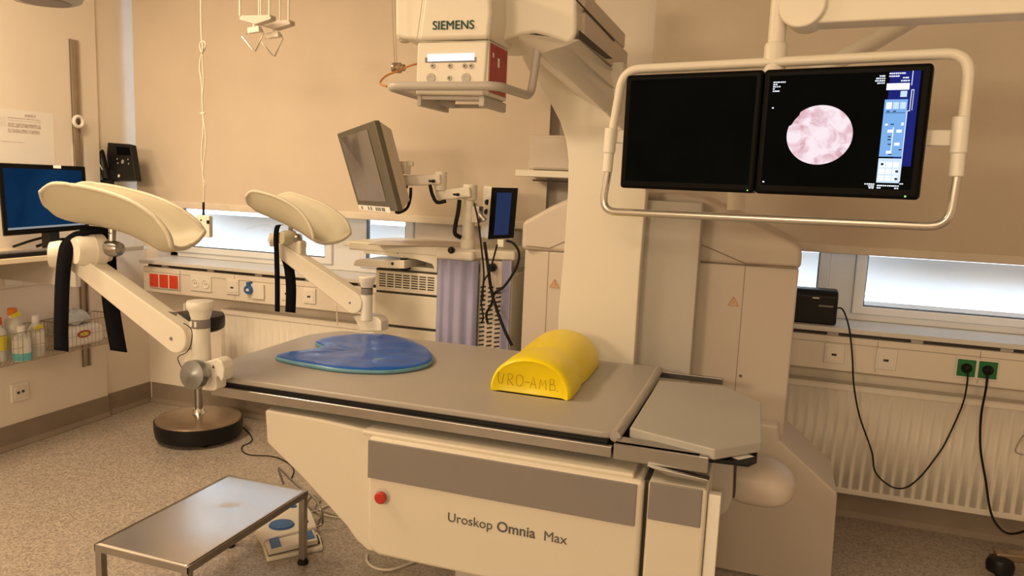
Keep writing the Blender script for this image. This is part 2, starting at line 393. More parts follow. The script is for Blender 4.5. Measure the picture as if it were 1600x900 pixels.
# ================================================================== SOCKETS
YT = 3.819
def plate(px0, py0, px1, py1, name, lab, kind, n=1, col='socket', group=None, yt=YT):
    a = at(px0, (py0+py1)/2, Y=yt); b = at(px1, (py0+py1)/2, Y=yt); c = at((px0+px1)/2, py0, Y=yt).z; d = at((px0+px1)/2, py1, Y=yt).z
    x0, x1, z0, z1 = a.x, b.x, d, c
    t = thing(name, ((x0+x1)/2, yt, z0), lab, 'socket', group)
    build('frame', MB().box((x0, yt-.009, z0), (x1, yt, z1)), M['socket'], t, bev=.003)
    w_ = (x1-x0)/n
    for i in range(n):
        xa = x0+w_*i+.006; xb = x0+w_*(i+1)-.006; cx = (xa+xb)/2; cz = (z0+z1)/2; r = min(w_, z1-z0)*.36
        if kind in ('red', 'green'):
            m = M['red'] if kind == 'red' else M['green']
            build('insert', MB().box((xa, yt-.014, z0+.008), (xb, yt-.008, z1-.008)), m, t, bev=.002)
            build('well', MB().lathe((cx, yt-.0135, cz), (0, -1, 0), [(r*.74, 0), (r*.74, .0015), (r*.60, .0018), (r*.55, .0004), (0, .0002)]), m if kind == 'red' else M['rubber'], t)
        elif kind == 'schuko':
            build('well', MB().lathe((cx, yt-.0085, cz), (0, -1, 0), [(r, 0), (r, .005), (r*.86, .006), (r*.80, .001), (0, .0005)]), M['socket'], t)
            build('pin_hole', MB().cyl((cx-.008, yt-.0095, cz), (cx-.008, yt-.0105, cz), .0035, n=8).cyl((cx+.008, yt-.0095, cz), (cx+.008, yt-.0105, cz), .0035, n=8), M['dark'], t)
        elif kind == 'data':
            build('insert', MB().box((xa+.004, yt-.012, z0+.012), (xb-.004, yt-.008, z1-.012)), M['socket'], t, bev=.002)
            build('port', MB().box((cx-.012, yt-.013, cz-.010), (cx+.010, yt-.0115, cz+.001)), M['dark'], t)
    return t, (x0, x1, z0, z1)
plate(235, 427, 281, 451, 'power_socket', 'row of three red mains sockets on the left trunking', 'red', 3)
plate(299, 431, 331, 455, 'power_socket', 'double cream mains socket right of the red sockets', 'schuko', 2)
plate(355, 436, 374, 460, 'data_socket', 'single cream data socket just left of the blue socket', 'data')
plate(440, 446, 459, 469, 'data_socket', 'cream data socket partly behind the hanging black straps', 'data')
plate(475, 450, 494, 474, 'data_socket', 'single cream data socket right of the hanging straps', 'data')
plate(1288, 537, 1319, 567, 'data_socket', 'cream data socket below the black radio', 'data')
plate(1368, 545, 1401, 577, 'power_socket', 'cream double-port socket midway along the right trunking', 'data')
gs, gb = plate(1492, 560, 1560, 592, 'power_socket', 'pair of green mains sockets with two black plugs', 'green', 2)
# blue round socket with cover
c = at(392, 452, Y=YT); t = thing('blue_socket', c, 'round blue industrial socket with a cream cover plate', 'socket')
a = at(394, 443, Y=YT); b = at(414, 468, Y=YT)
build('cover_plate', MB().box((a.x, YT-.014, b.z), (b.x, YT, a.z)), M['socket'], t, bev=.003)
build('socket_ring', MB().lathe(c-Yv*.0, (0, -1, 0), [(.026, 0), (.028, .03), (.025, .036), (.015, .036), (.014, .03), (0, .03)]).box(c+V((-.008, -.034, .02)), c+V((.012, 0, .048))), M['bluep'], t)
build('centre', MB().box(c+V((-.010, -.034, -.008)), c+V((.010, -.029, .008))), M['socket'], t)
# left wall outlet and trunking
def wplate(py, pz, w_, h, name, lab):
    c = at(py, pz, X=XL); t = thing(name, c, lab, 'socket')
    build('frame', MB().box((XL, c.y-w_/2, c.z-h/2), (XL+.010, c.y+w_/2, c.z+h/2)), M['socket'], t, bev=.003)
    build('insert', MB().box((XL+.009, c.y-w_*.33, c.z-h*.33), (XL+.0125, c.y+w_*.33, c.z+h*.33)), M['trunk'], t, bev=.001)
    build('port', MB().box((XL+.012, c.y-.022, c.z-.008), (XL+.0135, c.y-.006, c.z+.006)).box((XL+.012, c.y+.006, c.z-.006), (XL+.0135, c.y+.022, c.z+.008)), M['dark'], t)
wplate(30, 612, .105, .105, 'wall_socket', 'small cream twin port socket low on the left wall')

# ================================================================== RADIO, PLUGS, CABLES ON THE RIGHT
a = at(1236, 497, Y=3.86); b = at(1309, 503, Y=3.86)
rx0, rx1 = -.02, at(1309, 480, Y=3.85).x; rz0 = ZR; rz1 = at(1290, 453, Y=3.85).z
t = thing('radio', ((rx0+rx1)/2, 3.91, rz0), 'black radio on the right window sill beside the cabinet', 'radio')
build('case', MB().prism([(rx0, 3.85, rz0), (rx0, 3.97, rz0), (rx0, 3.965, rz1-.01), (rx0, 3.93, rz1), (rx0, 3.87, rz1-.005), (rx0, 3.85, rz1-.03)], (rx1-rx0, 0, 0)), M['black'], t, bev=.010, seg=3)
build('badge', MB().box((rx1-.115, 3.847, rz1-.045), (rx1-.085, 3.85, rz1-.039)), M['paper'], t)
build('dial_slot', MB().box((rx1-.085, 3.847, rz1-.082), (rx1-.02, 3.85, rz1-.074)), M['panel'], t)
def plug(px, py, name, lab, path, r=.0038):
    c = at(px, py, Y=3.80); t = thing('power_cable', c, lab, 'cable')
    build('plug', MB().lathe((c.x, 3.806, c.z), (0, -1, 0), [(.017, 0), (.018, .012), (.014, .028), (.006, .032), (0, .033)]), M['rubber'], t)
    build('cord', MB().tube([(c.x, 3.785, c.z-.008)]+path, r, smooth=6, n=8), M['cable'], t)
Yc = 3.79
plug(1511, 575, 'p', 'thin black radio cable drooping over the radiator to a green socket',
     [at(1511, 600, Y=Yc), at(1503, 635, Y=3.84), at(1478, 690, Y=3.85), at(1462, 715, Y=3.85), at(1438, 745, Y=3.85), at(1415, 762, Y=3.85), at(1392, 760, Y=3.85), at(1368, 738, Y=3.85),
      at(1362, 705, Y=3.85), at(1343, 650, Y=3.85), at(1334, 600, Y=3.80), at(1332, 560, Y=3.785), at(1328, 520, Y=3.785), at(1322, 495, Y=3.80), at(1315, 482, Y=3.84), V((rx1-.005, 3.90, 1.06))])
plug(1542, 578, 'p', 'thick black cable hanging from the outer green socket to the floor edge',
     [at(1541, 605, Y=Yc), at(1533, 650, Y=3.83), at(1532, 700, Y=3.83), at(1540, 750, Y=3.83), at(1548, 800, Y=3.80), at(1562, 825, Y=3.74), at(1580, 834, Y=3.66), at(1610, 826, Y=3.6), at(1660, 800, Y=3.6)], .0052)
build('grey_cable', MB().tube([at(1606, 677, Y=3.85), at(1598, 682, Y=3.85), at(1587, 702, Y=3.85), at(1592, 709, Y=3.85), at(1612, 712, Y=3.85)], .003, smooth=6), M['gcable'], label='short thin grey cable loop at the right edge before the radiator', cat='cable')
# castor at bottom right
c = at(1562, 888, Z=.04)
t = thing('equipment_trolley', (c.x, c.y, 0), 'dark trolley foot with a black castor at the lower right edge', 'trolley')
build('castor_wheel', MB().lathe((c.x-.018, c.y, .0455), X, [(.0, 0), (.036, .0), (.045, .008), (.045, .030), (.036, .038), (0, .038)]), M['rubber'], t)
build('castor_hood', MB().lathe((c.x, c.y, .03), Z, [(.052, 0), (.055, .03), (.045, .055), (.02, .066), (0, .068)]), M['black'], t)
build('foot_beam', MB().obox((c.x+.18, c.y+.02, .11), (.20, 0, .02), (0, .03, 0), (0, 0, .018)), M['bronze'], t, bev=.008)

# ================================================================== REAR CABINET
YC = 3.22
def cz(px, py, y): return at(px, py, Y=y)
cab = thing('equipment_cabinet', (-.45, 3.5, 0), 'tall warm grey equipment cabinet with chamfered hood behind the white column', 'cabinet')
xA = cz(820, 390, 3.27).x; xB = cz(858, 388, YC).x; xC = cz(1165, 412, YC).x; xD = cz(1245, 415, 3.42).x; xD = .125
plan = [(xA, 3.72), (xA, 3.27), (xB, YC), (xC, YC), (xD, 3.25), (xD, 3.72)]
zs = 1.30
build('body', MB().loft([[V((x, y, z)) for x, y in plan] for z in (.10, zs)]), M['warmgrey'], cab, bev=.008)
hz = [1.43, 1.43, 1.56, 1.56, 1.385, 1.385]
px_ = [(xA-.006, 3.72), (xA-.006, 3.41), (xB, YC-.008), (xC, YC-.008), (xD+.006, 3.39), (xD+.006, 3.72)]
lowz = [zs+.03, zs+.03, zs+.0, zs+.0, zs+.02, zs+.02]
hp_ = [(xA-.004, 1.30), (xA-.004, 1.425), (-.93, 1.50), (-.78, 1.575), (-.36, 1.585), (-.26, 1.565), (xD-.02, 1.405), (xD+.006, 1.375), (xD+.006, 1.30)]
build('hood', MB().prism([V((x, YC+.0, z)) for x, z in hp_], (0, .48, 0)), M['warmgrey'], cab, bev=.022, seg=4)
def seam_(pts, nm='hood_seam'):
    build(nm, MB().tube([at(x, y, Y=YC-.001) for x, y in pts], .0022, n=5), M['baseb'], cab)
seam_([(823, 384), (858, 388), (886, 376)]); seam_([(1096, 382), (1165, 412), (1244, 417)])
fx = at(1297, 900, Y=3.28)
foot = [V((xC-.1, 3.20, 0)), V((.365, 3.20, 0)), V((.365, 3.20, .395)), V((.13, 3.20, .60)), V((xC-.1, 3.20, .66))]
build('flared_foot', MB().prism([V((-.60, 3.16, 0)), V((.355, 3.16, 0)), V((.345, 3.16, .415)), V((.11, 3.16, .60)), V((.10, 3.16, .66)), V((-.60, 3.16, .66))], (0, .42, 0)), M['warmgrey'], cab, bev=.010, seg=3)
for q_ in (xB, xC): build('vertical_seam', MB().box((q_-.0012, YC-.001, .66), (q_+.0012, YC+.002, zs)), M['baseb'], cab)
def tri(px, py, y, s, par, nrm=-1):
    c = at(px, py, Y=y); mb = MB()
    P = [c+V((0, -.0015, s*.62)), c+V((s*.6, -.0015, -s*.42)), c+V((-s*.6, -.0015, -s*.42))]
    mb.tube(P, s*.075, n=5, closed=True); mb.box(c+V((-s*.12, -.002, -s*.2)), c+V((s*.14, -.0005, s*.1)))
    build('warning_triangle', mb, M['tri'], par, label='orange warning triangle')
tri(866, 444, YC-.003, .034, cab); tri(1146, 472, YC-.003, .034, cab)
s_ = at(1157, 587, Y=YC); build('screw', MB().cyl((s_.x, YC-.004, s_.z), (s_.x, YC, s_.z), .006), M['chrome'], cab)

# ================================================================== X-RAY COLUMN AND TUBE HEAD
YP = 3.04
col = thing('xray_column', (-.6, 3.1, 0), 'cream curved x-ray stand with overhead arm rising behind the table', 'x-ray machine')
pl = [(872, 545), (873, 480), (882, 380), (887, 300), (888, 250), (884, 218), (875, 190), (861, 163), (842, 135), (826, 112), (815, 92), (815, 76), (850, 74), (945, 172), (1000, 232), (1010, 300), (1000, 420), (988, 575)]
fp = [at(x, y, Y=YP) for x, y in pl]
fp[0].z = .15; fp[-1].z = .15; fp[-1].x = fp[-2].x
build('front_cover', MB().prism(fp, (0, .06, 0)), M['cream'], col, bev=.006)
a = at(1000, 450, Y=3.10).x; b = at(1088, 450, Y=3.10).x
build('rear_post', MB().box((a-.3, 3.10, .05), (b, 3.205, 1.55)), M['grey'], col, bev=.004)
build('foot_block', MB().box((-.85, 3.0, 0), (-.3, 3.15, .16)), M['grey'], col, bev=.01)
# sloped shoulder of the arm
A1, A2, A3 = at(846, 84, Y=YP-.002), at(945, 175, Y=YP-.002), at(1002, 234, Y=YP-.002)
AX = -.66
B1, B2, B3 = at(905, 62, X=AX), at(972, 122, X=AX), at(1020, 163, X=AX)
A1.y = B1.y+.05; A1 = at(846, 84, Y=B1.y+.05)
rg = []
for a_, b_ in ((A1, B1), (A2, B2), (A3, B3)):
    m1 = a_*.75+b_*.25+V((.012, -.03, -.004)); m2 = a_*.4+b_*.6+V((.018, -.03, -.006))
    rg.append([a_, m1, m2, b_, b_+V((-.25, .0, .03)), a_+V((-.12, .03, .06))])
build('arm_shoulder', MB().loft(rg), M['cream'], col, smooth=50)
build('arm', MB().box((-.88, 2.62, 2.085), (AX, 3.42, 2.192)), M['warmgrey'], col, bev=.008)
build('arm_top_cover', MB().box((-.88, 2.62, 2.196), (AX-.004, 3.36, 2.26)), M['warmgrey'], col, bev=.008)
build('arm_groove', MB().prism([at(899, 0, X=AX+.001), at(899, -3, X=AX+.001), at(960, 62, X=AX+.001), at(959, 65, X=AX+.001)], (.002, 0, 0)), M['dark'], col)
build('arm_slot', MB().prism([at(904, 47, X=AX+.001), at(904, 60, X=AX+.001), at(946, 92, X=AX+.001), at(957, 92, X=AX+.001)], (.002, 0, 0)), M['dark'], col)
build('rear_column', MB().box((-.80, 3.12, 1.2), (-.62, 3.19, 2.1)), M['cream'], col)

# housing + collimator
YH = 2.40
hd = thing('xray_tube_head', at(705, 100, Y=2.5), 'cream x-ray tube head with display panel hanging over the table', 'x-ray head')
def hx(px, y=YH): return at(px, 70, Y=y).x
x0, x1 = at(655, 62, Y=YH).x, at(766, 62, Y=YH).x
zt = at(710, 63, Y=YH).z; zb_ = at(705, 151, Y=YH).z
# collimator (slightly tapered)
f0 = [at(652, 66, Y=YH), at(762, 62, Y=YH), at(756, 150, Y=YH), at(649, 148, Y=YH)]
build('collimator', MB().prism(f0, (0, .20, 0)), M['cream'], hd, bev=.008, seg=3)
f1 = [at(652, 63, Y=YH-.006), at(658, 20, Y=YH-.006), at(664, -30, Y=YH-.006), at(766, -32, Y=YH-.006), at(768, 20, Y=YH-.006), at(763, 60, Y=YH-.006)]
build('front_shroud', MB().prism(f1, (0, .24, 0)), M['cream'], hd, bev=.016, seg=4)
# wide rear housing with wavy underside
yr = YH+.14
hp = [(617, -60), (617, 57), (628, 60), (650, 62), (672, 62), (768, 66), (790, 62), (815, 54), (835, 51), (855, 56), (885, 67), (895, 64), (900, 52), (901, -60)]
build('tube_housing', MB().prism([at(x, y, Y=yr) for x, y in hp], (0, .30, 0)), M['cream'], hd, bev=.014, seg=4)
e0 = at(895, 62, Y=yr+.3); 
build('end_plate', MB().box((at(900, 50, Y=2.86).x-.12, 2.80, at(890, 70, Y=2.86).z), (at(903, 50, Y=2.86).x, 2.90, at(890, 30, Y=2.86).z+.25)), M['warmgrey'], hd, bev=.004)
build('lamp_bump', MB().lathe(at(632, 60, Y=yr+.06), (0, 0, -1), [(.028, -.01), (.027, .004), (.018, .014), (0, .018)]), M['warmgrey'], hd)
# face details
yf = YH-.0015
def rect(x0, y0, x1, y1, y, th=.003): 
    return MB().prism([at(x0, y1, Y=y), at(x1, y1, Y=y), at(x1, y0, Y=y), at(x0, y0, Y=y)], (0, th, 0))
for e_ in ([(651, 64), (657, 22), (664, -30)], [(764, 62), (769, 20), (767, -30)]):
    build('shroud_seam', MB().tube([at(x, y, Y=YH-.004) for x, y in e_], .0014, n=5), M['grey'], hd)
build('face_line', rect(651, 64, 765, 65, yf, .002), M['grey'], hd)
build('display_bezel', MB().prism([at(664, 98, Y=yf), at(744, 97, Y=yf), at(744, 89, Y=yf), at(664, 90, Y=yf)], (0, .003, 0)), M['panel'], hd)
build('display', MB().prism([at(668, 96, Y=yf-.001), at(741, 94, Y=yf-.001), at(741, 83, Y=yf-.001), at(668, 85, Y=yf-.001)], (0, .003, 0)), M['lcdwhite'], hd, label='lit pale blue display strip')
for (bx, by, br) in ((676, 103, 4), (703, 103, 4), (726, 103, 4), (736, 103, 4), (673, 122, 7.5), (728, 122, 7.5), (702, 122, 4)):
    c = at(bx, by, Y=yf); r = br/1175*2.6
    b = build('button', MB().lathe(c, (0, -1, 0), [(r, -.001), (r*.95, .002), (r*.5, .0025), (r*.3, .0012), (0, .001)]), M['grey'], hd)
    if br < 5: build('button_mark', MB().cyl(c+V((0, -.002, 0)), c+V((0, -.003, 0)), r*.35, n=8), M['ink'], b)
o0 = at(675, 46.5, Y=YH-.0085); o1 = at(740, 45, Y=YH-.0085); wd = textw('SIEMENS', 0, 1.02)
lt_ = text('SIEMENS', 'lettering', M['green_ink'], o0, o1-o0, Z, (o1-o0).length/wd, hd, spacing=1.02, label='dark green brand lettering')
for dx_, dz_ in ((.0012, 0), (.0006, .0006)):
    l2_ = lt_.copy(); l2_.location = (dx_, -.0001, dz_); l2_.parent = lt_; COL.objects.link(l2_); l2_.name = 'letter_stroke'; del l2_['label']
# red side panel on the right face
xr = f0[1].x
def side(px, py, e=.002): 
    t_ = (py-60)/90; return at(px, py, X=(f0[1].x*(1-t_)+f0[2].x*t_)+e)
rp = [at(771, 70, X=xr+.0), at(808, 90, X=xr), at(804, 163, X=xr-.012), at(769, 146, X=xr-.012)]
build('side_block', MB().prism([V((f0[1].x+.002, YH+.01, f0[1].z)), V((f0[1].x+.002, YH+.01, f0[2].z+.004)), V((f0[1].x+.002, YH+.20, f0[2].z+.004)), V((f0[1].x+.002, YH+.20, f0[1].z))], (-.06, 0, 0)), M['cream'], hd, bev=.003)
xs = f0[1].x+.0035
redp = build('red_side_panel', MB().box((xs-.001, YH+.022, f0[2].z+.016), (xs+.001, YH+.185, f0[1].z-.006)), M['redside'], hd, label='dark red instruction panel')
build('panel_print', MB().box((xs+.0012, YH+.04, f0[1].z-.05), (xs+.0018, YH+.052, f0[1].z-.035)).box((xs+.0012, YH+.09, f0[1].z-.075), (xs+.0018, YH+.108, f0[1].z-.045)), M['paper'], redp)
# lower accessory rails
zr = f0[2].z
rl = MB().box((f0[3].x+.006, YH+.0, zr-.034), (f0[3].x+.022, YH+.24, zr-.0)).box((f0[2].x-.018, YH+.0, zr-.034), (f0[2].x+.002, YH+.22, zr-.0)).box((f0[3].x+.02, YH+.004, zr-.012), (f0[2].x-.015, YH+.018, zr))
rl.box((f0[3].x+.02, YH+.2, zr-.02), (f0[2].x-.015, YH+.21, zr-.006))
build('accessory_rail', rl, M['grey'], hd, bev=.003)
# U handle
y0h, y1h = 2.30, 2.58
hl, hr_ = at(606, 133, Y=y0h), at(778, 136, Y=y0h)
hz_ = (hl.z+hr_.z)/2
bk = V((hr_.x+.02, y1h, hz_-.0))
tp = V((hr_.x+.035, y1h+.02, hz_+.19))
pth = [V((f0[3].x+.07, y1h, hz_-.03)), V((hl.x, y1h-.05, hz_-.005)), V((hl.x, y0h, hz_)), V((hr_.x, y0h, hz_)), bk, tp, tp+V((-.10, .02, .03))]
build('grab_handle', MB().tube(rounded(pth, .045, 6), .0145, n=14), M['grey'], hd, smooth=60)
# small hanging gadget on the left
c = at(621, 106, Y=2.45)
cw = thing('cable_weight', c, 'small brass cylinder weight on two thin wires left of the tube head', 'weight')
build('cylinder', MB().lathe(c-X*.018, X, [(.0, 0), (.016, .0), (.018, .004), (.018, .014), (.015, .016), (.018, .018), (.018, .030), (.012, .034), (.012, .045), (0, .046)]), M['bronze'], cw)
build('wire', MB().tube([c+V((-.012, 0, .015)), at(611, -40, Y=2.45)], .0016, n=5).tube([c+V((-.004, 0, .015)), at(616, -40, Y=2.45)], .0016, n=5), M['wire'], cw)
build('cable', MB().tube([at(655, 99, Y=2.5), at(640, 103, Y=2.45), at(622, 111, Y=2.44), at(606, 117, Y=2.42), at(597, 124, Y=2.38), at(594, 131, Y=2.35), at(604, 135, Y=2.32)], .0035, smooth=5), M['ocable'], cw)

# ================================================================== TABLE
YFm, YBk = 2.05, 2.94; ZT = .90
tb = thing('urology_table', (-.9, 2.4, 0), 'grey topped urology x-ray table with a cream console base', 'table')
# mattress: thin pad with rolled right edge, slightly waisted head end
mo = [V((x, y, ZT)) for x, y in ((-.9, 2.066), (-.367, 2.070), (-.366, 2.945), (-1.80, 2.948), (-1.885, 2.80), (-1.877, 2.30), (-1.80, 2.062), (-.9, 2.066))]
mo = rounded(mo, .05, 4)[:-1]
build('mattress', MB().prism([p-Z*.022 for p in mo], (0, 0, .022)), M['mattress'], tb, bev=.007, seg=3)
build('mattress_roll', MB().tube([(-.372, 2.078, ZT-.013), (-.366, 2.3, ZT-.010), (-.364, 2.7, ZT-.010), (-.370, 2.938, ZT-.010)], .0165, n=12, smooth=5), M['mattress'], tb)
build('tabletop', MB().box((-1.80, 2.085, .815), (-.385, 2.915, .872)), M['black'], tb, bev=.01)
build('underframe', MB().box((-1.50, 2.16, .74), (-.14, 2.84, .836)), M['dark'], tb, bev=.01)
zr0, zr1 = .835, .869
build('side_rail', MB().box((-1.765, 2.040, zr0), (-.372, 2.058, zr1)), M['steel'], tb, bev=.004, seg=3)
build('side_rail', MB().box((-1.765, 2.945, zr0), (-.372, 2.963, zr1)), M['steel'], tb, bev=.004, seg=3)
build('rail_backing', MB().box((-1.76, 2.062, .850), (-.39, 2.09, .879)), M['black'], tb)
build('rail_backing', MB().box((-1.70, 2.925, .850), (-.39, 2.943, .872)), M['black'], tb)
# foot section
fo = [at(984, 668, Z=.905), at(1030, 594, Z=.905), at(1133, 603, Z=.905), at(1190, 629, Z=.905), at(1190, 690, Z=.905), at(1117, 702, Z=.905)]
build('foot_section', MB().prism([p-Z*.032 for p in fo], (0, 0, .032)), M['foot'], tb, bev=.005, seg=3)
r0 = at(962, 672, Y=2.03); 
fr = MB()
xa, xb = -.366, at(1108, 715, Y=2.03).x
build('foot_rail', MB().box((xa, 2.030, .836), (xb, 2.052, .884)).box((xa, 2.03, .876), (xa+.24, 2.10, .884)), M['steel'], tb, bev=.004, seg=3)
build('foot_rail', MB().box((xa, 2.935, .86), (at(1130, 600, Y=2.94).x, 2.955, .885)), M['steel'], tb, bev=.003)
build('foot_tray', MB().prism([at(1108, 712, Z=.868), at(1175, 700, Z=.868), at(1184, 704, Z=.868), at(1183, 718, Z=.868), at(1170, 724, Z=.868), at(1105, 716, Z=.868)], (0, 0, -.012)), M['black'], tb, bev=.003)
build('label_sticker', MB().prism([at(1139, 712, Z=.8695), at(1164, 708, Z=.8695), at(1178, 713, Z=.8695), at(1154, 718, Z=.8695)], (0, 0, -.001)), M['paper'], tb)
# console base
YCn = 2.0
def cn(px, py, y=YCn): return at(px, py, Y=y)
wing = [(413, 640), (416, 692), (470, 745), (540, 822), (556, 845), (575, 862), (640, 868), (640, 690), (575, 672), (500, 655)]
build('console_wing', MB().prism([cn(x, y, YCn+.045) for x, y in wing], (0, .70, 0)), M['console'], tb, bev=.010, seg=3)
ztopc = cn(985, 743).z;pass
mainp = [(574, 674), (1000, 742), (999, 760), (994, 960), (800, 915), (590, 868), (572, 850)]
ed = cn(1004, 745)
x0c, x1c = cn(574, 760).x, cn(1003, 800).x
zc = .755
main = [V((x0c, YCn, zc)), V((x1c, YCn, zc)), V((x1c, YCn, .16)), V((cn(850, 925).x, YCn, cn(850, 925).z)), V((cn(660, 884).x, YCn, cn(660, 884).z)), V((cn(588, 868).x, YCn, cn(588, 868).z)), V((x0c, YCn, cn(573, 852).z))]
zc = .797; main[0].z = main[1].z = zc
cons = build('console_cover', MB().prism(main, (0, .60, 0)), M['console'], tb, bev=.014, seg=4)
build('console_ledge', MB().box((x0c-.03, YCn+.012, zc-.004), (x1c-.03, YCn+.16, zc+.012)), M['console'], tb, bev=.007, seg=3)
zp1, zp0 = cn(780, 721).z, cn(780, 783).z
build('grey_strip', MB().box((x0c+.003, YCn-.006, zp0), (x1c-.018, YCn+.002, zp1)), M['panel'], tb, bev=.002, label='dark grey strip along the console')
c = cn(598, 775)
em = build('stop_button', MB().lathe((c.x, YCn+.002, c.z), (0, -1, 0), [(.016, 0), (.016, .010), (.019, .013), (.019, .022), (.015, .026), (0, .027)]), M['stopred'], tb, label='red emergency stop button')
build('button_collar', MB().lathe((c.x, YCn+.001, c.z), (0, -1, 0), [(.026, 0), (.026, .003), (.018, .006), (0, .006)]), M['grey'], em)
# lettering
zl = cn(790, 826).z
def put(s, pxa, pxb, bold, m):
    a = at(pxa, 0, Y=YCn); a = cn(pxa, 810+(pxa-700)*.19); b = cn(pxb, 810+(pxb-700)*.19)
    wd = textw(s, 0); L = b.x-a.x
    return a.x, b.x, L/wd
xa_, xb_, sz1 = put('Uroskop', 699, 769, 0, 0)
sz = sz1
zb0 = cn(735, 821).z
text('Uroskop', 'lettering', M['ink'], (xa_, YCn-.001, zb0), X, Z, sz1, tb)
xa_, xb_, sz2 = put('Omnia', 776, 838, 0, 0)
text('Omnia', 'lettering', M['ink'], (xa_, YCn-.001, zb0), X, Z, sz2*.97, tb, bold=.0006, label='bold dark lettering')
xa_, xb_, sz3 = put('Max', 849, 886, 0, 0)
text('Max', 'lettering', M['ink'], (xa_, YCn-.001, zb0), X, Z, sz3, tb)
# right end cabinet
x2, x3 = cn(1010, 800).x, cn(1103, 800).x
build('end_cover', MB().box((x2, YCn, .02), (x3, 2.45, zc+.004)), M['console'], tb, bev=.010, seg=3)
build('end_grey_panel', MB().box((x2+.004, YCn-.005, cn(1055, 818).z), (x3-.012, YCn+.002, cn(1055, 758).z)), M['panel'], tb, bev=.004, label='square dark grey panel')
build('gap_shade', MB().box((x1c-.004, YCn+.03, .1), (x2+.004, 2.4, zc-.005)), M['dark'], tb)  # dark block stands in for the shade inside the gap between the covers
x4 = cn(1125, 800, 2.03).x
build('side_board', MB().box((x3+.002, 2.02, .02), (x4, 2.05, zc-.012)), M['white'], tb, bev=.003)
build('rail_clip', MB().prism([V((x2-.01, 2.01, .840)), V((x2+.07, 2.01, .834)), V((x2+.16, 2.01, .828)), V((x2+.15, 2.01, .818)), V((x2+.05, 2.01, .822))], (0, .03, 0)), M['steel'], tb, bev=.002)
build('pedestal', MB().box((-.95, 2.3, 0), (-.15, 3.0, .78)), M['grey'], tb, bev=.01)
# grey block and rounded pod at the foot end
g = at(1110, 720, Y=2.2)
build('swivel_block', MB().prism([at(1085, 722, Y=2.25), at(1146, 720, Y=2.25), at(1144, 780, Y=2.25), at(1140, 796, Y=2.25), at(1128, 806, Y=2.25), at(1085, 806, Y=2.25)], (0, .25, 0)), M['grey'], tb, bev=.008, seg=3)
build('black_seam', MB().prism([at(1146, 722, Y=2.3), at(1150, 722, Y=2.3), at(1148, 778, Y=2.3), at(1144, 778, Y=2.3)], (0, .2, 0)), M['dark'], tb)
P0 = at(1149, 750, Y=2.42)
rings = []
for t_, ry, rz in ((0, .11, .066), (.1, .115, .070), (.4, .115, .070), (.62, .11, .064), (.8, .095, .052), (.92, .065, .036), (.985, .03, .016), (1, .004, .003)):
    xx = P0.x+t_*(at(1247, 750, Y=2.42).x-P0.x)
    rings.append([V((xx, 2.47+ry*math.copysign(abs(math.cos(a))**.7, math.cos(a)), P0.z-.012*t_+rz*math.copysign(abs(math.sin(a))**.7, math.sin(a)))) for a in [2*math.pi*k/28 for k in range(28)]])
build('rounded_pod', MB().loft(rings), M['warmgrey'], tb, smooth=60)

# yellow cushion
cu = thing('half_round_cushion', (-.71, 2.59, ZT), 'bright yellow half-round vinyl cushion lying on the grey mattress', 'cushion')
rings = []; xc0 = -.711; wr = .142; hh = .122
for yy, s in ((2.335, .80), (2.322, .93), (2.326, .975), (2.345, 1.0), (2.45, 1.0), (2.50, .985), (2.535, .955), (2.56, .965), (2.60, .99), (2.70, 1.0), (2.84, 1.0), (2.862, .97), (2.868, .90), (2.860, .75)):
    r = []
    for k in range(25):
        a = math.pi*k/24; r.append(V((xc0+wr*s*math.cos(a)+(yy-2.32)*-.04, yy, ZT+.003+hh*s*math.sin(a)**.85*(1.0+.10*(yy-2.32)))))
    r += [V((xc0-wr*s*.97+(yy-2.32)*-.04, yy, ZT+.001)), V((xc0+wr*s*.97+(yy-2.32)*-.04, yy, ZT+.001))]
    rings.append(r)
build('cushion_body', MB().loft(rings), M['yellow'], cu, smooth=50)
def hand(strokes, ox, oz, w_, h, y, par):
    mb = MB()
    for st in strokes: mb.tube([(ox+w_*a, y, oz+h*b) for a, b in st], .0013, n=5)
    return mb
hw = MB()
L = {'U': [[(0, 1), (.02, .35), (.2, .05), (.5, .05), (.72, .95)]], 'R': [[(.1, 0), (.12, 1), (.5, .98), (.65, .75), (.5, .55), (.15, .5), (.75, 0)]], 'O': [[(.1, .5), (.2, .9), (.5, 1), (.85, .8), (.9, .4), (.65, .05), (.3, .03), (.12, .25), (.1, .5)]],
     '-': [[(0, .45), (.55, .45)]], 'A': [[(0, 0), (.35, .95), (.7, 0)], [(.12, .35), (.6, .35)]], 'M': [[(0, 0), (.08, .9), (.38, .35), (.68, .9), (.78, 0)]], 'B': [[(.1, 0), (.12, .95), (.5, .92), (.55, .6), (.15, .52), (.65, .45), (.7, .1), (.1, 0)]], '.': [[(0, 0), (.12, .05)]]}
xx = -.822
for ch, wd in zip('URO-AMB.', (.034, .030, .034, .020, .033, .034, .028, .02)):
    for st in L[ch]: hw.tube([(xx+.030*a, 2.3185+.003*(abs((xx+.03*a)-xc0)/.14)**3, ZT+.028+.040*b*(1-.1*(ch in 'M.'))) for a, b in st], .0012, n=5)
    xx += wd*.97
build('handwriting', hw, M['pen'], cu, label='handwritten URO-AMB. in faded marker')

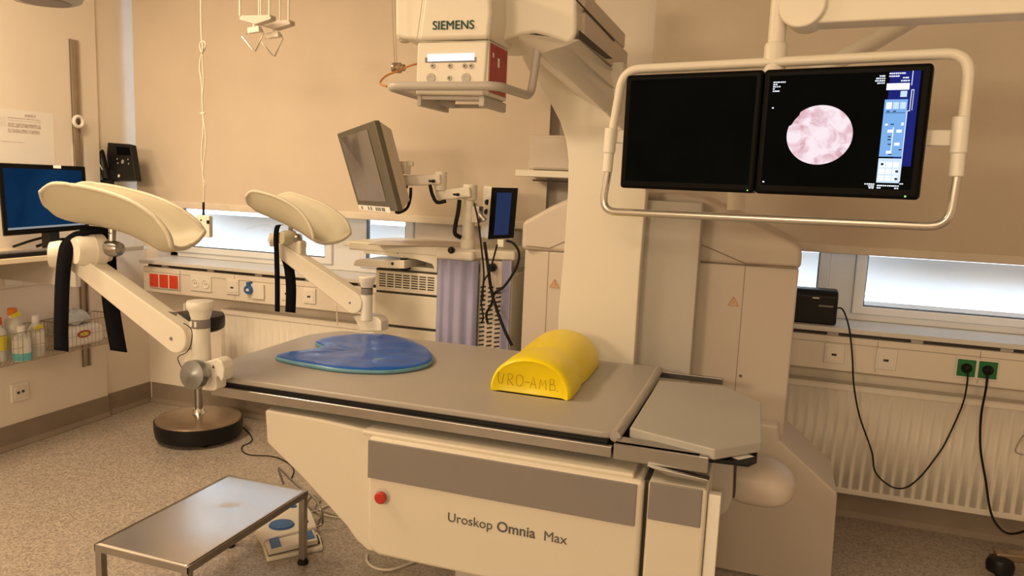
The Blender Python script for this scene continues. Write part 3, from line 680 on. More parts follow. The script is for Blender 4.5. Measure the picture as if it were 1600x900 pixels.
# blue pad
bp = [(430, 560), (442, 555), (468, 552), (490, 549), (504, 545), (500, 541), (492, 537), (505, 532), (530, 528), (560, 525), (600, 526), (635, 532), (660, 542), (674, 554), (677, 564), (668, 572), (645, 578), (610, 582), (570, 582), (525, 579), (480, 572), (450, 566)]
zt_ = ZT+.002
out = catmull([at(x, y, Z=zt_+.006) for x, y in bp], 4, True)
cc = V((sum(p.x for p in out)/len(out)+.03, sum(p.y for p in out)/len(out), 0))
def sc(P, k, z, wob=0):
    return [V((cc.x+(p.x-cc.x)*k, cc.y+(p.y-cc.y)*k, z+wob*noise.noise(V((p.x*9*k+k*3, p.y*9, 0))))) for p in P]
bt = thing('gel_pad', (cc.x, cc.y, ZT), 'crescent shaped glossy blue gel pad lying on the grey mattress', 'pad')
build('pad_edge', MB().loft([sc(out, .99, zt_), sc(out, 1.0, zt_+.006), sc(out, .992, zt_+.013), sc(out, .97, zt_+.0155)]), M['teal'], bt, smooth=70, label='pale blue rim')
build('pad_top', MB().loft([sc(out, .985, zt_+.0145), sc(out, .965, zt_+.019, .003), sc(out, .9, zt_+.020, .006), sc(out, .75, zt_+.021, .008), sc(out, .6, zt_+.021, .008), sc(out, .45, zt_+.020, .008), sc(out, .3, zt_+.020, .006), sc(out, .12, zt_+.020, .003), sc(out, .01, zt_+.020)], cap=False), M['blue'], bt, smooth=70)

# ================================================================== LEG HOLDERS
def trough(root, N, B, F, yn, yb_, yf_):
    k = 4
    Np = catmull([at(x, y, Y=yn) for x, y in N], k); Bp = catmull([at(x, y, Y=yb_) for x, y in B], k); Fp = catmull([at(x, y, Y=yf_) for x, y in F], k)
    rows = []; ns = 14
    for a, b, c in zip(Np, Bp, Fp):
        mid = (a+c)/2; row = []
        for i in range(ns+1):
            s = -1+2*i/ns; row.append(a*((1-s)/2)+c*((1+s)/2)+(b-mid)*(1-abs(s)**2.6))
        rows.append(row)
    build('leg_shell', MB().loft(rows, closed=False), M['rest'], root, solid=.013, soff=0, bev=.004, smooth=60)
    edge = [r[0] for r in rows]+rows[-1][1:]+[r[-1] for r in rows[::-1]][1:]+rows[0][::-1][1:]
    build('shell_rim', MB().tube(edge, .0085, n=8, closed=True), M['rim'], root, smooth=60, label='paler rounded rim')
def strap(root, pts, w_, wdir=X, label=None):
    P = catmull([V(p) for p in pts], 5)
    mb = MB().loft([[p-wdir*w_/2, p+wdir*w_/2] for p in P], closed=False)
    return build('strap', mb, M['strap'], root, solid=.003, smooth=60)
# near holder
y = 2.0
n1 = thing('leg_holder', at(330, 600, Y=2.03), 'near cream leg holder with beige shell clamped to the front rail', 'leg holder', 'leg holders at the head end')
trough(n1, [(64, 300), (82, 288), (115, 290), (160, 299), (205, 315), (240, 338), (262, 365), (268, 385)],
           [(82, 324), (96, 337), (118, 344), (158, 351), (198, 361), (232, 375), (262, 389), (296, 384)],
           [(104, 298), (128, 287), (165, 290), (205, 298), (240, 308), (275, 323), (305, 344), (319, 362)], 1.92, 2.03, 2.14)
aE = at(118, 405, Y=y); aP = at(283, 527, Y=y)
d = (aP-aE).normalized(); nn = V((-d.z, 0, d.x))
if nn.z < 0: nn = -nn
hwid = .043
bm_ = [aE+nn*hwid*.95-d*.02, aE-nn*hwid*.62-d*.0, aP-nn*hwid*1.15]
for k in range(1, 9):
    a = -math.pi/2+math.pi*k/9; bm_.append(aP+d*math.cos(a)*hwid*1.15+nn*math.sin(a)*hwid*1.15)
bm_.append(aP+nn*hwid*1.15)
build('arm', MB().prism([p-Yv*.032 for p in bm_], (0, .064, 0)), M['cream'], n1, bev=.006, seg=3)
build('arm_screw', MB().cyl(aP+V((-.012, -.034, .0)), aP+V((-.012, -.031, .0)), .006), M['panel'], n1)
# hub, knobs
hb = at(122, 392, Y=1.955)
build('knob', MB().lathe(hb, (-.35, -1, 0), [(.055, -.08), (.055, -.045), (.052, -.04), (.050, .0), (.044, .012), (.0, .014)][::1]), M['cream'], n1)
h2 = at(84, 398, Y=2.03)
build('knob', MB().lathe(h2, (-.8, -.6, 0), [(.03, -.10), (.048, -.08), (.052, -.02), (.046, .01), (0, .018)]), M['cream'], n1)
build('bracket', MB().prism([at(x, yy, Y=2.0) for x, yy in ((118, 410), (160, 410), (163, 385), (158, 376), (146, 373), (134, 378), (118, 380))], (0, .05, 0)), M['cream'], n1, bev=.012, seg=3)
c0_ = at(160, 387, Y=2.02); c1_ = at(196, 386, Y=2.02)
build('pivot_rod', MB().lathe(c0_-X*.02, X, [(.016, 0), (.022, .012), (.026, .02), (.028, .05), (.028, .085), (.022, .10), (0, .106)]), M['steel'], n1)
build('shell_post', MB().cyl(at(175, 392, Y=2.02), at(176, 350, Y=2.03), .013), M['steel'], n1)
strap(n1, [at(160, 362, Y=2.0), at(130, 362, Y=1.98), at(108, 378, Y=1.95), at(101, 400, Y=1.94), at(97, 440, Y=1.94), at(95, 500, Y=1.94), at(95, 548, Y=1.94)], .066)
strap(n1, [at(128, 364, Y=2.06), at(150, 360, Y=2.06), at(165, 375, Y=2.07), at(168, 410, Y=2.08), at(172, 470, Y=2.08), at(178, 510, Y=2.08), at(185, 549, Y=2.08)], .078)
build('strap', MB().prism([at(128, 352, Y=2.07), at(176, 357, Y=2.07), at(174, 372, Y=2.07), at(150, 376, Y=2.07), at(116, 378, Y=2.07)], (0, .012, 0)), M['strap'], n1)
# post
pb = at(318, 572, Y=2.03)
px0 = pb.x; py0 = 2.02
def zz(py): return at(316, py, Y=py0).z
build('post', MB().cyl((px0, py0, zz(578)), (px0, py0, zz(495)), .030), M['white'], n1)
build('post_label', MB().cyl((px0, py0, zz(512)), (px0, py0, zz(498)), .0308), M['panel'], n1)
build('label_marks', MB().box((px0-.018, py0-.0325, zz(509)), (px0-.008, py0-.0295, zz(501))).box((px0+.002, py0-.0325, zz(509)), (px0+.010, py0-.0295, zz(501))), M['paper'], n1)
build('post_cap', MB().lathe((px0, py0, zz(497)), Z, [(.030, 0), (.034, .012), (.036, .022), (.043, .032), (.045, .036), (.045, .052), (.042, .058), (0, .058)]), M['white'], n1)
build('pivot_block', MB().prism([at(x, yy, Y=2.0) for x, yy in ((296, 497), (312, 494), (316, 573), (284, 566), (302, 540))], (0, .05, 0)), M['cream'], n1, bev=.006)
build('collar_ring', MB().cyl((px0, py0, zz(580)), (px0, py0, zz(572)), .033), M['rim'], n1)
cl = [(318, 566), (338, 560), (346, 565), (350, 575), (349, 590), (345, 597), (341, 589), (337, 590), (338, 608), (333, 611), (320, 608), (316, 595), (316, 575)]
build('rail_clamp', MB().prism([at(x, yy, Y=1.985) for x, yy in cl], (0, .052, 0)), M['white'], n1, bev=.005, seg=3)
t_ = at(333, 573, Y=1.983); build('arrow_mark', MB().prism([t_+V((0, 0, .006)), t_+V((.006, 0, -.005)), t_+V((-.005, 0, -.005))], (0, .002, 0)), M['ink'], n1)
k0 = at(299, 588, Y=1.93)
build('knob_shaft', MB().cyl(k0, k0+V((.03, .09, 0)), .014), M['steel'], n1)
build('clamp_knob', MB().lathe(k0+V((.0, .03, 0)), (.0, -1, .15), [(.012, 0), (.048, .004), (.049, .010), (.047, .030), (.02, .033), (.012, .036), (0, .037)], n=32), M['bluesteel'], n1, label='round metal clamp knob')
build('clamp_lever', MB().obox(k0+V((-.045, .035, .012)), (.010, 0, 0), (0, .006, 0), (0, 0, .014)), M['silver'], n1, bev=.003)
build('thin_cable', MB().tube([at(287, 505, Y=1.96), at(299, 515, Y=1.955), at(299, 535, Y=1.955), at(292, 550, Y=1.955), at(279, 557, Y=1.96), at(279, 565, Y=1.96), at(285, 576, Y=1.97)], .0016, smooth=5, n=5), M['cable'], n1)
build('arm_marker', MB().prism([at(262, 487, Y=1.966), at(277, 488, Y=1.966), at(275, 494, Y=1.966)], (0, .002, 0)), M['ink'], n1)
build('cable_hook', MB().box(at(288, 474, Y=2.02), at(294, 484, Y=2.04)), M['white'], n1)
# far holder
yF = 2.96
n2 = thing('leg_holder', at(575, 505, Y=yF), 'far cream leg holder with beige shell clamped to the back rail', 'leg holder', 'leg holders at the head end')
trough(n2, [(385, 307), (395, 299), (420, 304), (445, 314), (466, 328), (480, 345), (488, 362), (490, 374)],
           [(401, 322), (410, 331), (425, 338), (442, 345), (462, 354), (482, 364), (500, 374), (520, 379)],
           [(432, 308), (452, 302), (475, 308), (497, 316), (515, 325), (532, 337), (543, 350), (547, 364)], 2.88, 2.97, 3.07)
aE = at(442, 392, Y=yF); aP = at(556, 472, Y=yF)
d = (aP-aE).normalized(); nn = V((-d.z, 0, d.x))
if nn.z < 0: nn = -nn
hwid = .043
bm_ = [aE+nn*hwid*.95-d*.02, aE-nn*hwid*.62, aP-nn*hwid*1.15]
for k in range(1, 9):
    a = -math.pi/2+math.pi*k/9; bm_.append(aP+d*math.cos(a)*hwid*1.15+nn*math.sin(a)*hwid*1.15)
bm_.append(aP+nn*hwid*1.15)
build('arm', MB().prism([p-Yv*.032 for p in bm_], (0, .064, 0)), M['cream'], n2, bev=.006, seg=3)
build('arm_screw', MB().cyl(aP+V((-.012, -.034, 0)), aP+V((-.012, -.031, 0)), .005), M['panel'], n2)
build('knob', MB().lathe(at(441, 372, Y=yF-.05), (-.35, -1, 0), [(.034, -.06), (.034, -.01), (.028, .008), (0, .01)]), M['rest'], n2)
build('knob', MB().lathe(at(425, 375, Y=yF), (-.8, -.6, 0), [(.02, -.06), (.032, -.04), (.032, .01), (0, .02)]), M['cream'], n2)
build('bracket', MB().prism([at(x, yy, Y=yF-.02) for x, yy in ((430, 378), (431, 400), (470, 410), (470, 378), (455, 372))], (0, .05, 0)), M['cream'], n2, bev=.008)
build('pivot_rod', MB().lathe(at(445, 372, Y=yF), X, [(.016, 0), (.022, .012), (.024, .05), (.024, .08), (0, .09)]), M['steel'], n2)
build('shell_post', MB().cyl(at(453, 372, Y=yF), at(455, 345, Y=yF), .011), M['steel'], n2)
strap(n2, [at(444, 352, Y=yF-.06), at(434, 353, Y=yF-.06), at(431, 370, Y=yF-.06), at(432, 400, Y=yF-.06), at(433, 440, Y=yF-.06), at(433, 487, Y=yF-.06)], .026)
strap(n2, [at(446, 400, Y=yF+.05), at(452, 420, Y=yF+.05), at(455, 450, Y=yF+.05), at(454, 488, Y=yF+.05)], .056)
px1 = at(573, 480, Y=yF).x
def zf(py): return at(575, py, Y=yF).z
build('post', MB().cyl((px1, yF, zf(500)), (px1, yF, zf(450)), .026), M['white'], n2)
build('post_label', MB().cyl((px1, yF, zf(460)), (px1, yF, zf(450)), .0268), M['panel'], n2)
build('post_cap', MB().lathe((px1, yF, zf(449)), Z, [(.026, 0), (.030, .012), (.036, .026), (.038, .045), (.034, .050), (0, .05)]), M['white'], n2)
build('rail_clamp', MB().prism([at(x, yy, Y=yF+.006) for x, yy in ((551, 495), (556, 502), (562, 518), (596, 518), (596, 503), (590, 496), (570, 492))], (0, .07, 0)), M['white'], n2, bev=.005)
build('thin_cable', MB().tube([at(520, 475, Y=yF-.04), at(526, 478, Y=yF-.04), at(527, 508, Y=yF-.04)], .003, n=6), M['wcable'], n2)

# ================================================================== STEP STOOL
zt_ = .315
cs = [at(150, 857, Z=zt_), at(310, 884, Z=zt_), at(474, 764, Z=zt_), at(346, 740, Z=zt_)]
X0, X1_, Y0, Y1_ = (cs[0].x+cs[3].x)/2, (cs[1].x+cs[2].x)/2, (cs[0].y+cs[1].y)/2, (cs[2].y+cs[3].y)/2
pass
st = thing('step_stool', ((X0+X1_)/2, (Y0+Y1_)/2, 0), 'low stainless steel step stool with square legs before the table', 'step stool')
top = MB().box((X0, Y0, zt_-.004), (X1_, Y1_, zt_)); g = 12
gx = [X0+(X1_-X0)*i/24 for i in range(25)]; gy = [Y0+(Y1_-Y0)*i/36 for i in range(37)]
def dz(x, y):
    d1 = math.hypot((x-(X0+.23))/.03, (y-(Y0+.43))/.02); d2 = math.hypot((x-(X0+.20))/.022, (y-(Y0+.41))/.016)
    return -.0022*math.exp(-d1*d1)-.0018*math.exp(-d2*d2) - .003*math.exp(-((x-(X0+X1_)/2)**2+(y-(Y0+Y1_)/2)**2)/.03)
tm = MB(); vs = [(x, y, zt_+dz(x, y)) for y in gy for x in gx]; fs = [(j*25+i, j*25+i+1, (j+1)*25+i+1, (j+1)*25+i) for j in range(36) for i in range(24)]
tm.add(vs, fs)
build('step_plate', tm, M['steel2'], st, smooth=80, solid=.003)
sk = MB(); h = .026
sk.box((X0, Y0, zt_-h), (X1_, Y0+.003, zt_-.001)).box((X0, Y1_-.003, zt_-h), (X1_, Y1_, zt_-.001)).box((X0, Y0, zt_-h), (X0+.003, Y1_, zt_-.001)).box((X1_-.003, Y0, zt_-h), (X1_, Y1_, zt_-.001))
build('skirt', sk, M['steel'], st)
for sx in (X0, X1_-.028):
    for sy in (Y0, Y1_-.028):
        lg = build('leg', MB().box((sx+.001, sy+.001, .02), (sx+.027, sy+.027, zt_-.006)), M['steel'], st, bev=.002)
        build('rubber_foot', MB().lathe((sx+.014, sy+.014, 0), Z, [(.022, 0), (.023, .006), (.017, .018), (.015, .022), (0, .022)]), M['rubber'], lg)

# ================================================================== FOOT PEDAL
def zp(px, py, z): return at(px, py, Z=z)
fpd = thing('foot_pedal', zp(450, 830, 0), 'cream foot switch with blue pedals on the floor behind the step stool', 'foot pedal')
up = [(398, 822), (412, 846), (442, 836), (496, 822), (488, 800), (476, 784), (458, 778), (440, 784)]
P = [zp(x, y, .045) for x, y in up]; Pb = [V((p.x, p.y, .0)) for p in P]
def shift(P, z): return [V((p.x, p.y, z)) for p in P]
build('upper_housing', MB().loft([shift(P, 0), shift(P, .03), [V((p.x, p.y, .045+.0)) for p in P]]), M['cream'], fpd, bev=.010, seg=3)
c = zp(440, 820, .047); 
def oval(c, rx, ry, h, ang=.35):
    ca, sa = math.cos(ang), math.sin(ang)
    mk = lambda k, z: [V((c.x+k*(rx*math.cos(t)*ca-ry*math.sin(t)*sa), c.y+k*(rx*math.cos(t)*sa+ry*math.sin(t)*ca), z)) for t in [2*math.pi*i/24 for i in range(24)]]
    return MB().loft([mk(1, c.z-.015), mk(1, c.z), mk(.92, c.z+h), mk(.4, c.z+h*1.3)])
build('blue_pedal', oval(c, .056, .050, .006), M['bluep'], fpd, label='large oval blue pedal')
build('blue_button', oval(zp(458, 791, .047), .018, .014, .004), M['bluep'], fpd)
build('blue_button', oval(zp(477, 815, .047), .014, .014, .004), M['bluep'], fpd)
lo = [(410, 850), (417, 872), (505, 854), (500, 836), (494, 828)]
P = [zp(x, y, .02) for x, y in lo]
build('lower_housing', MB().loft([shift(P, 0), shift(P, .02)]), M['cream'], fpd, bev=.006, seg=3)
lo2 = [(414, 846), (420, 861), (497, 843), (491, 827)]
P = [zp(x, y, .048) for x, y in lo2]
build('rocker', MB().loft([shift(P, .027), shift(P, .048)]), M['cream'], fpd, bev=.005, seg=3)
for q in (((420, 842), (435, 838), (440, 853), (424, 857)), ((473, 832), (487, 828), (493, 840), (477, 844))):
    build('blue_button', MB().prism([zp(x, y_, .050)-Z*.008 for x, y_ in q], (0, 0, .008)), M['bluep'], fpd, bev=.002)
build('pedal_gap', MB().prism([zp(x, y_, .024)-Z*.006 for x, y_ in ((416, 856), (420, 868), (500, 848), (496, 836))], (0, 0, .009)), M['dark'], fpd)
build('lift_handle', MB().tube(rounded([zp(443, 757, .02), zp(433, 728, .12), zp(462, 757, .12), zp(492, 778, .12), zp(503, 800, .10), zp(505, 818, .03), zp(494, 824, .02)], .05), .006, n=10), M['steel'], fpd, smooth=60)
build('switch_cable', MB().tube([zp(488, 822, .02), zp(500, 806, .005), zp(480, 790, .006), zp(483, 778, .006), zp(492, 774, .006), zp(500, 782, .008), zp(492, 792, .006), zp(510, 800, .006), zp(540, 810, .006)], .004, smooth=6), M['gcable'], fpd)
build('floor_cable', MB().tube([zp(486, 800, .006), zp(498, 797, .006), zp(515, 790, .006), zp(535, 800, .006)], .0045, smooth=6).tube([zp(496, 800, .006), zp(512, 806, .006), zp(532, 809, .006)], .0035, smooth=4), M['wcable'], label='short pale cables on the floor right of the foot pedal', cat='cable')
build('floor_cable', MB().tube([zp(374, 664, .004), zp(385, 672, .004), zp(394, 685, .004), zp(390, 692, .004), zp(379, 697, .004), zp(379, 705, .004), zp(392, 711, .004), zp(425, 713, .004), zp(448, 722, .004), zp(459, 734, .004), zp(455, 748, .004)], .0032, smooth=6), M['cable'], label='thin dark cable winding over the floor from the round stool', cat='cable')
build('cable_loop', MB().tube([zp(574, 866, .006), zp(574, 878, .006), zp(588, 888, .006), zp(610, 890, .006), zp(636, 882, .006), zp(660, 872, .006)], .0055, smooth=6), M['wcable'], label='white cable loop on the floor under the console corner', cat='cable')

# ================================================================== ROUND STOOL
c = at(311, 658, Z=.10); cx, cy = c.x, c.y
c2 = at(312, 668, Z=0);pass
rs = thing('rolling_stool', (cx, cy, 0), 'round rolling stool with bronze base disc and black seat behind the leg holder', 'stool')
build('base_disc', MB().lathe((cx, cy, .118), Z, [(.0, -.004), (.240, -.004), (.244, .0), (.240, .008), (.20, .02), (.12, .030), (.035, .034), (.0, .034)], n=48), M['bronze'], rs)
build('base_skirt', MB().lathe((cx, cy, .035), Z, [(.225, -.015), (.243, -.005), (.250, .04), (.250, .082), (.238, .084), (0, .084)], n=48), M['black'], rs)
for k in range(5):
    a = 2*math.pi*k/5+.55; q = V((cx+.19*math.cos(a), cy+.19*math.sin(a), 0))
    build('castor', MB().lathe((q.x-.018, q.y, .0285), X, [(0, 0), (.024, 0), (.028, .005), (.028, .031), (.024, .036), (0, .036)]).box((q.x-.012, q.y-.012, .03), (q.x+.012, q.y+.012, .07)), M['rubber'], rs)
sc_ = at(326, 505, Y=cy); sz_ = sc_.z
build('lift_post', MB().cyl((cx, cy, .14), (cx, cy, sz_-.03), .022), M['steel'], rs)
build('post_collar', MB().lathe((cx, cy, .150), Z, [(.040, 0), (.036, .012), (.028, .03), (0, .03)]), M['chrome'], rs)
sx_ = cx
build('seat', MB().lathe((sx_, cy, sz_-.045), Z, [(.0, 0), (.13, 0), (.150, .012), (.155, .03), (.155, .075), (.148, .09), (.12, .096), (0, .098)], n=40), M['black'], rs)

# ================================================================== TWIN DISPLAYS
pL, pR = V((-.438, 2.262, 0)), V((.340, 2.091, 0))
ud = (pR-pL).normalized(); nd = V((ud.y, -ud.x, 0))     # faces the camera side
if nd.y > 0: nd = -nd
p0 = V((pL.x, pL.y, 1.6))
def dp(px, py, off=0): return atp(px, py, p0+nd*off, nd)
dm = thing('display_support', dp(1212, 60, -.06)+Z*0, 'cream ceiling boom with a tubular handle frame around the twin screens', 'ceiling boom')
def screen(c4, lab):
    P = [dp(x, y) for x, y in c4]; c = sum(P, V())/4
    xl = (P[0].dot(ud)+P[3].dot(ud))/2; xr_ = (P[1].dot(ud)+P[2].dot(ud))/2; z1 = (P[0].z+P[1].z)/2; z0 = (P[2].z+P[3].z)/2
    base = p0-ud*p0.dot(ud); base.z = 0
    return xl, xr_, z0, z1, base
def fpnt(base, s, z, off): return base+ud*s+Z*z+nd*off
def fbox(base, s0, s1, z0, z1, o0, o1): 
    return MB().obox(fpnt(base, (s0+s1)/2, (z0+z1)/2, (o0+o1)/2), ud*(s1-s0)/2, nd*(o1-o0)/2, Z*(z1-z0)/2)
lx0, lx1, lz0, lz1, base = screen([(975, 121), (1187, 110), (1180, 302), (970, 298)], '')
rx0_, rx1_, rz0_, rz1_, _ = screen([(1190, 107), (1460, 93), (1436, 307), (1186, 303)], '')
Z0, Z1 = min(lz0, rz0_), max(lz1, rz1_); Z0 = (lz0+rz0_)/2; Z1 = (lz1+rz1_)/2
d1 = thing('wall_monitor', fpnt(base, (lx0+lx1)/2, Z0, -.02), 'left dark blank flat screen hanging in the tubular frame', 'monitor')
lx1 = (lx1+rx0_)/2-.001; rx0_ = lx1+.002
cs1 = build('casing', fbox(base, lx0, lx1, Z0, Z1, -.05, 0), M['bezel'], d1, bev=.010, seg=3)
build('screen', fbox(base, lx0+.018, lx1-.016, Z0+.022, Z1-.016, .0, .0012), M['screenoff'], d1)
build('status_light', fbox(base, lx1-.018, lx1-.015, Z0+.006, Z0+.009, 0, .001), emis('led_green', (.3, 1, .2), 2), d1)
d2 = thing('wall_monitor', fpnt(base, (rx0_+rx1_)/2, Z0, -.02), 'right flat screen showing a round pink endoscope image', 'monitor')
build('casing', fbox(base, rx0_, rx1_, Z0, Z1, -.05, 0), M['bezel'], d2, bev=.010, seg=3)
a0, a1, b0, b1 = rx0_+.016, rx1_-.020, Z0+.024, Z1-.018
scr = build('screen', fbox(base, a0, a1, b0, b1, 0, .0012), M['screenoff'], d2)
build('status_light', fbox(base, rx1_-.032, rx1_-.028, Z0+.006, Z0+.010, 0, .001), bpy.data.materials['led_green'], d2)
PINK = emis('endoscope_image', (1.0, .84, .90), 1.3, col2=(.62, .26, .32), scale=26, ramp=(.30, .58))
cp_ = dp(1280, 211); cs_ = cp_.dot(ud); czz = cp_.z; R_ = (dp(1332, 211).dot(ud)-dp(1229, 211).dot(ud))/2
disc = [fpnt(base, cs_+R_*(1.0 if not 2.35 < t < 2.75 else .94)*math.cos(t), czz+R_*.94*(1 if not 2.35 < t < 2.75 else .94)*math.sin(t), .0016) for t in [2*math.pi*i/64 for i in range(64)]]
pass
# mapping in the disc: lit tissue picture, a flat picture on the screen
im = build('endoscope_picture', MB().prism(disc, nd*.0006), PINK, scr)
W1 = emis('ui_white', (.85, .90, 1), 1.6); UB = emis('ui_light_blue', (.22, .45, .85), 1.3); UN = emis('ui_navy', (.02, .025, .24), 1.0); UP = emis('ui_pale', (.60, .75, .95), 1.4); UD = emis('ui_dark', (.05, .10, .25), .6)
def ui(x0, y0, x1, y1, m, o=.0018, name='ui_block'):  # px box in right screen at its local shear: x measured along the row
    p = dp((x0+x1)/2, y0); q = dp((x0+x1)/2, y1); a = dp(x0, (y0+y1)/2).dot(ud); b = dp(x1, (y0+y1)/2).dot(ud)
    return fbox(base, a, b, q.z, p.z, o, o+.0004)
def uc(s0, t0, s1, t1, m, o=.0018, nm='ui_block'):
    w_, h = a1-a0, b1-b0
    build(nm, fbox(base, a0+s0*w_, a0+s1*w_, b1-t1*h, b1-t0*h, o, o+.0004), m, scr)
uc(.875, 0, .985, .80, UN, .0014, 'side_panel'); uc(.80, .0, .885, .24, UN, .0014)
uc(.783, .235, .925, .72, UB, .0018, 'control_panel'); uc(.783, .735, .925, .945, UP, .0018, 'icon_panel')
uc(.785, .10, .925, .155, W1); uc(.875, .165, .915, .215, UP)
for i in range(3): uc(.795+i*.043, .258, .830+i*.043, .315, W1 if i == 0 else UP, .0023, 'ui_button')
uc(.795, .345, .915, .350, UD, .0023)
uc(.852, .47, .857, .69, W1, .0023); uc(.80, .44, .818, .455, W1, .0023); uc(.900, .43, .915, .455, W1, .0023)
for (s, t) in ((.82, .49), (.875, .49), (.825, .67), (.87, .60)): uc(s, t, s+.033, t+.025, W1, .0023, 'ui_button')
for (s, t) in ((.835, .44), (.825, .545), (.825, .57), (.83, .61), (.90, .655), (.84, .695), (.80, .33), (.84, .33)): uc(s, t, s+.02, t+.010, UD, .0024, 'ui_text')
for i in range(3):
    for j in range(3): uc(.792+i*.043, .765+j*.058, .828+i*.043, .812+j*.058, W1, .0023, 'ui_icon')
for (s, t) in ((.80, .775), (.895, .835), (.895, .90)): uc(s, t, s+.018, t+.02, UD, .0026, 'ui_text')
uc(.935, 0, .939, .12, W1, .0023); uc(.939, .155, .943, .33, W1, .0023); uc(.925, .33, .943, .335, W1, .0023); uc(.925, .335, .929, .93, W1, .0023); uc(.939, .155, .955, .16, W1, .0023); uc(.953, .155, .956, .33, W1, .0023)
for (s0, s1, t) in ((.03, .12, .055), (.03, .065, .075), (.03, .085, .095), (.03, .045, .115), (.03, .08, .135), (.735, .775, .03), (.715, .775, .05), (.71, .775, .07), (.725, .775, .09), (.795, .895, .012), (.795, .86, .035), (.88, .92, .05), (.87, .925, .075), (.71, .775, .955), (.735, .775, .972), (.74, .775, .988), (.79, .93, .965), (.79, .82, .985), (.90, .93, .985), (.93, .955, .945)):
    n = max(2, int((s1-s0)/.012)); mb = MB()
    w_, h = a1-a0, b1-b0
    for k in range(n):
        u0 = s0+(s1-s0)*k/n; u1 = u0+(s1-s0)/n*random.uniform(.6, .9)
        mb.obox(fpnt(base, a0+w_*(u0+u1)/2, b1-h*(t+.005), .0021), ud*w_*(u1-u0)/2, nd*.0003, Z*h*.0055)
    build('ui_text', mb, W1, scr)
for (s, t) in ((.035, .285), (.012, .965)):
    uc(s, t, s+.012, t+.012, W1, .002, 'cursor_mark')
# frame tube
of = -.045
ptsT = [(952, 222), (968, 132), (985, 108), (1200, 97), (1480, 83), (1517, 98), (1508, 190), (1500, 240)]
tp_ = [dp(952, 235, of), dp(974, 109, of), dp(1517, 82, of), dp(1500, 240, of)]
build('handle_frame', MB().tube(rounded(tp_, .055, 8), .0135, n=14), M['cream'], dm, smooth=60)
bp_ = [dp(952, 235, of), dp(940, 328, of), dp(1478, 355, of), dp(1500, 240, of)]
bpR = rounded([dp(951, 265, of), dp(940, 330, of), dp(1483, 355, of), dp(1497, 265, of)], .05, 8)
build('lower_handle', MB().tube(bpR, .0115, n=14), M['silver'], dm, smooth=60, label='satin metal lower tube')
for quad in (((955, 200, 951, 238, .0185), (951, 238, 949, 268, .0155)), ((1502, 182, 1497, 238, .0195), (1497, 238, 1494, 275, .0165))):
    sl_ = MB(); (xa_, ya_, xb_, yb_2, r_a), (xc_2, yc_2, xd_2, yd_2, r_b) = quad
    pa, pb_2, pc_2 = dp(xa_, ya_, of), dp(xb_, yb_2, of), dp(xd_2, yd_2, of); axx = (pc_2-pa).normalized(); l1 = (pb_2-pa).length; l2 = (pc_2-pa).length
    sl_.lathe(pa, axx, [(r_a*.8, 0), (r_a, .002), (r_a, l1), (r_b, l1+.004), (r_b, l2), (r_b*.8, l2+.002)])
    build('sleeve', sl_, M['white'], dm)
# cross bars behind the screens
q0, q1 = dp(952, 215, of), dp(1500, 215, of)
zmid = dp(1470, 215, of).z
build('cross_bar', fbox(base, q0.dot(ud), q1.dot(ud), zmid-.020, zmid+.020, -.075, -.052), M['cream'], dm, bev=.004)
pp = dp(1211, 90, -.062)
build('drop_pole', MB().lathe((pp.x, pp.y, zmid), Z, [(.020, 0), (.030, .02), (.030, at(1211, 72, Y=pp.y).z-zmid), (.027, at(1211, 68, Y=pp.y).z-zmid), (.023, at(1211, 66, Y=pp.y).z-zmid), (.023, .62), (0, .62)]), M['cream'], dm)
kc = dp(1255, 8, -.03)
build('boom_joint', MB().cyl(kc+nd*.02, kc-nd*.08, .060, n=32), M['cream'], dm, bev=.006)
j0, j1 = dp(1240, 5, -.062), dp(1700, -22, -.062)
bd = (j1-j0).normalized()
b_lo = [dp(1238, 38, -.03), dp(1680, 17, -.03), dp(1680, -90, -.03), dp(1228, -75, -.03), dp(1228, 20, -.03)]
build('boom_arm', MB().prism(b_lo, -nd*.09), M['cream'], dm, bev=.006)
# second boom behind
sb = thing('ceiling_boom', at(1150, 200, Y=2.9), 'slanting cream ceiling arm in shadow behind the twin screens', 'ceiling arm')
build('slant_tube', MB().tube([at(1440, 20, Y=2.75), at(1370, 62, Y=2.8), at(1300, 100, Y=2.85), at(1165, 175, Y=2.9)], .030, n=16), M['cream'], sb)
build('drop_tube', MB().cyl(at(1152, 170, Y=2.9), at(1150, 328, Y=2.9), .034, .032), M['cream'], sb)

# ================================================================== CART
YK = 3.36
ct = thing('endoscopy_cart', (-1.6, 3.55, 0), 'cream endoscopy cart with vented drawers behind the table', 'cart')
kx = lambda px, py=400, y=YK: at(px, py, Y=y).x
kz = lambda px, py, y=YK: at(px, py, Y=y).z
bx0, bx1 = kx(583, 480), kx(797, 450)
build('body', MB().box((bx0, YK+.03, .12), (bx1, 3.76, kz(640, 408)-.03)), M['cream'], ct, bev=.008)
ztc = kz(640, 383)
build('worktop', MB().prism([V((kx(545), YK-.01, ztc)), V((kx(742), YK-.01, ztc)), V((kx(752), YK+.03, ztc)), V((bx1, YK+.05, ztc)), V((bx1, 3.76, ztc)), V((kx(560), 3.76, ztc)), V((kx(545), 3.5, ztc))], (0, 0, -.045)), M['cream'], ct, bev=.010, seg=3)
build('top_liner', MB().prism([at(575, 383, Z=ztc+.001), at(600, 377, Z=ztc+.001), at(730, 380, Z=ztc+.001), at(735, 386, Z=ztc+.001)], (0, 0, .006)), M['warmgrey'], ct, bev=.003)
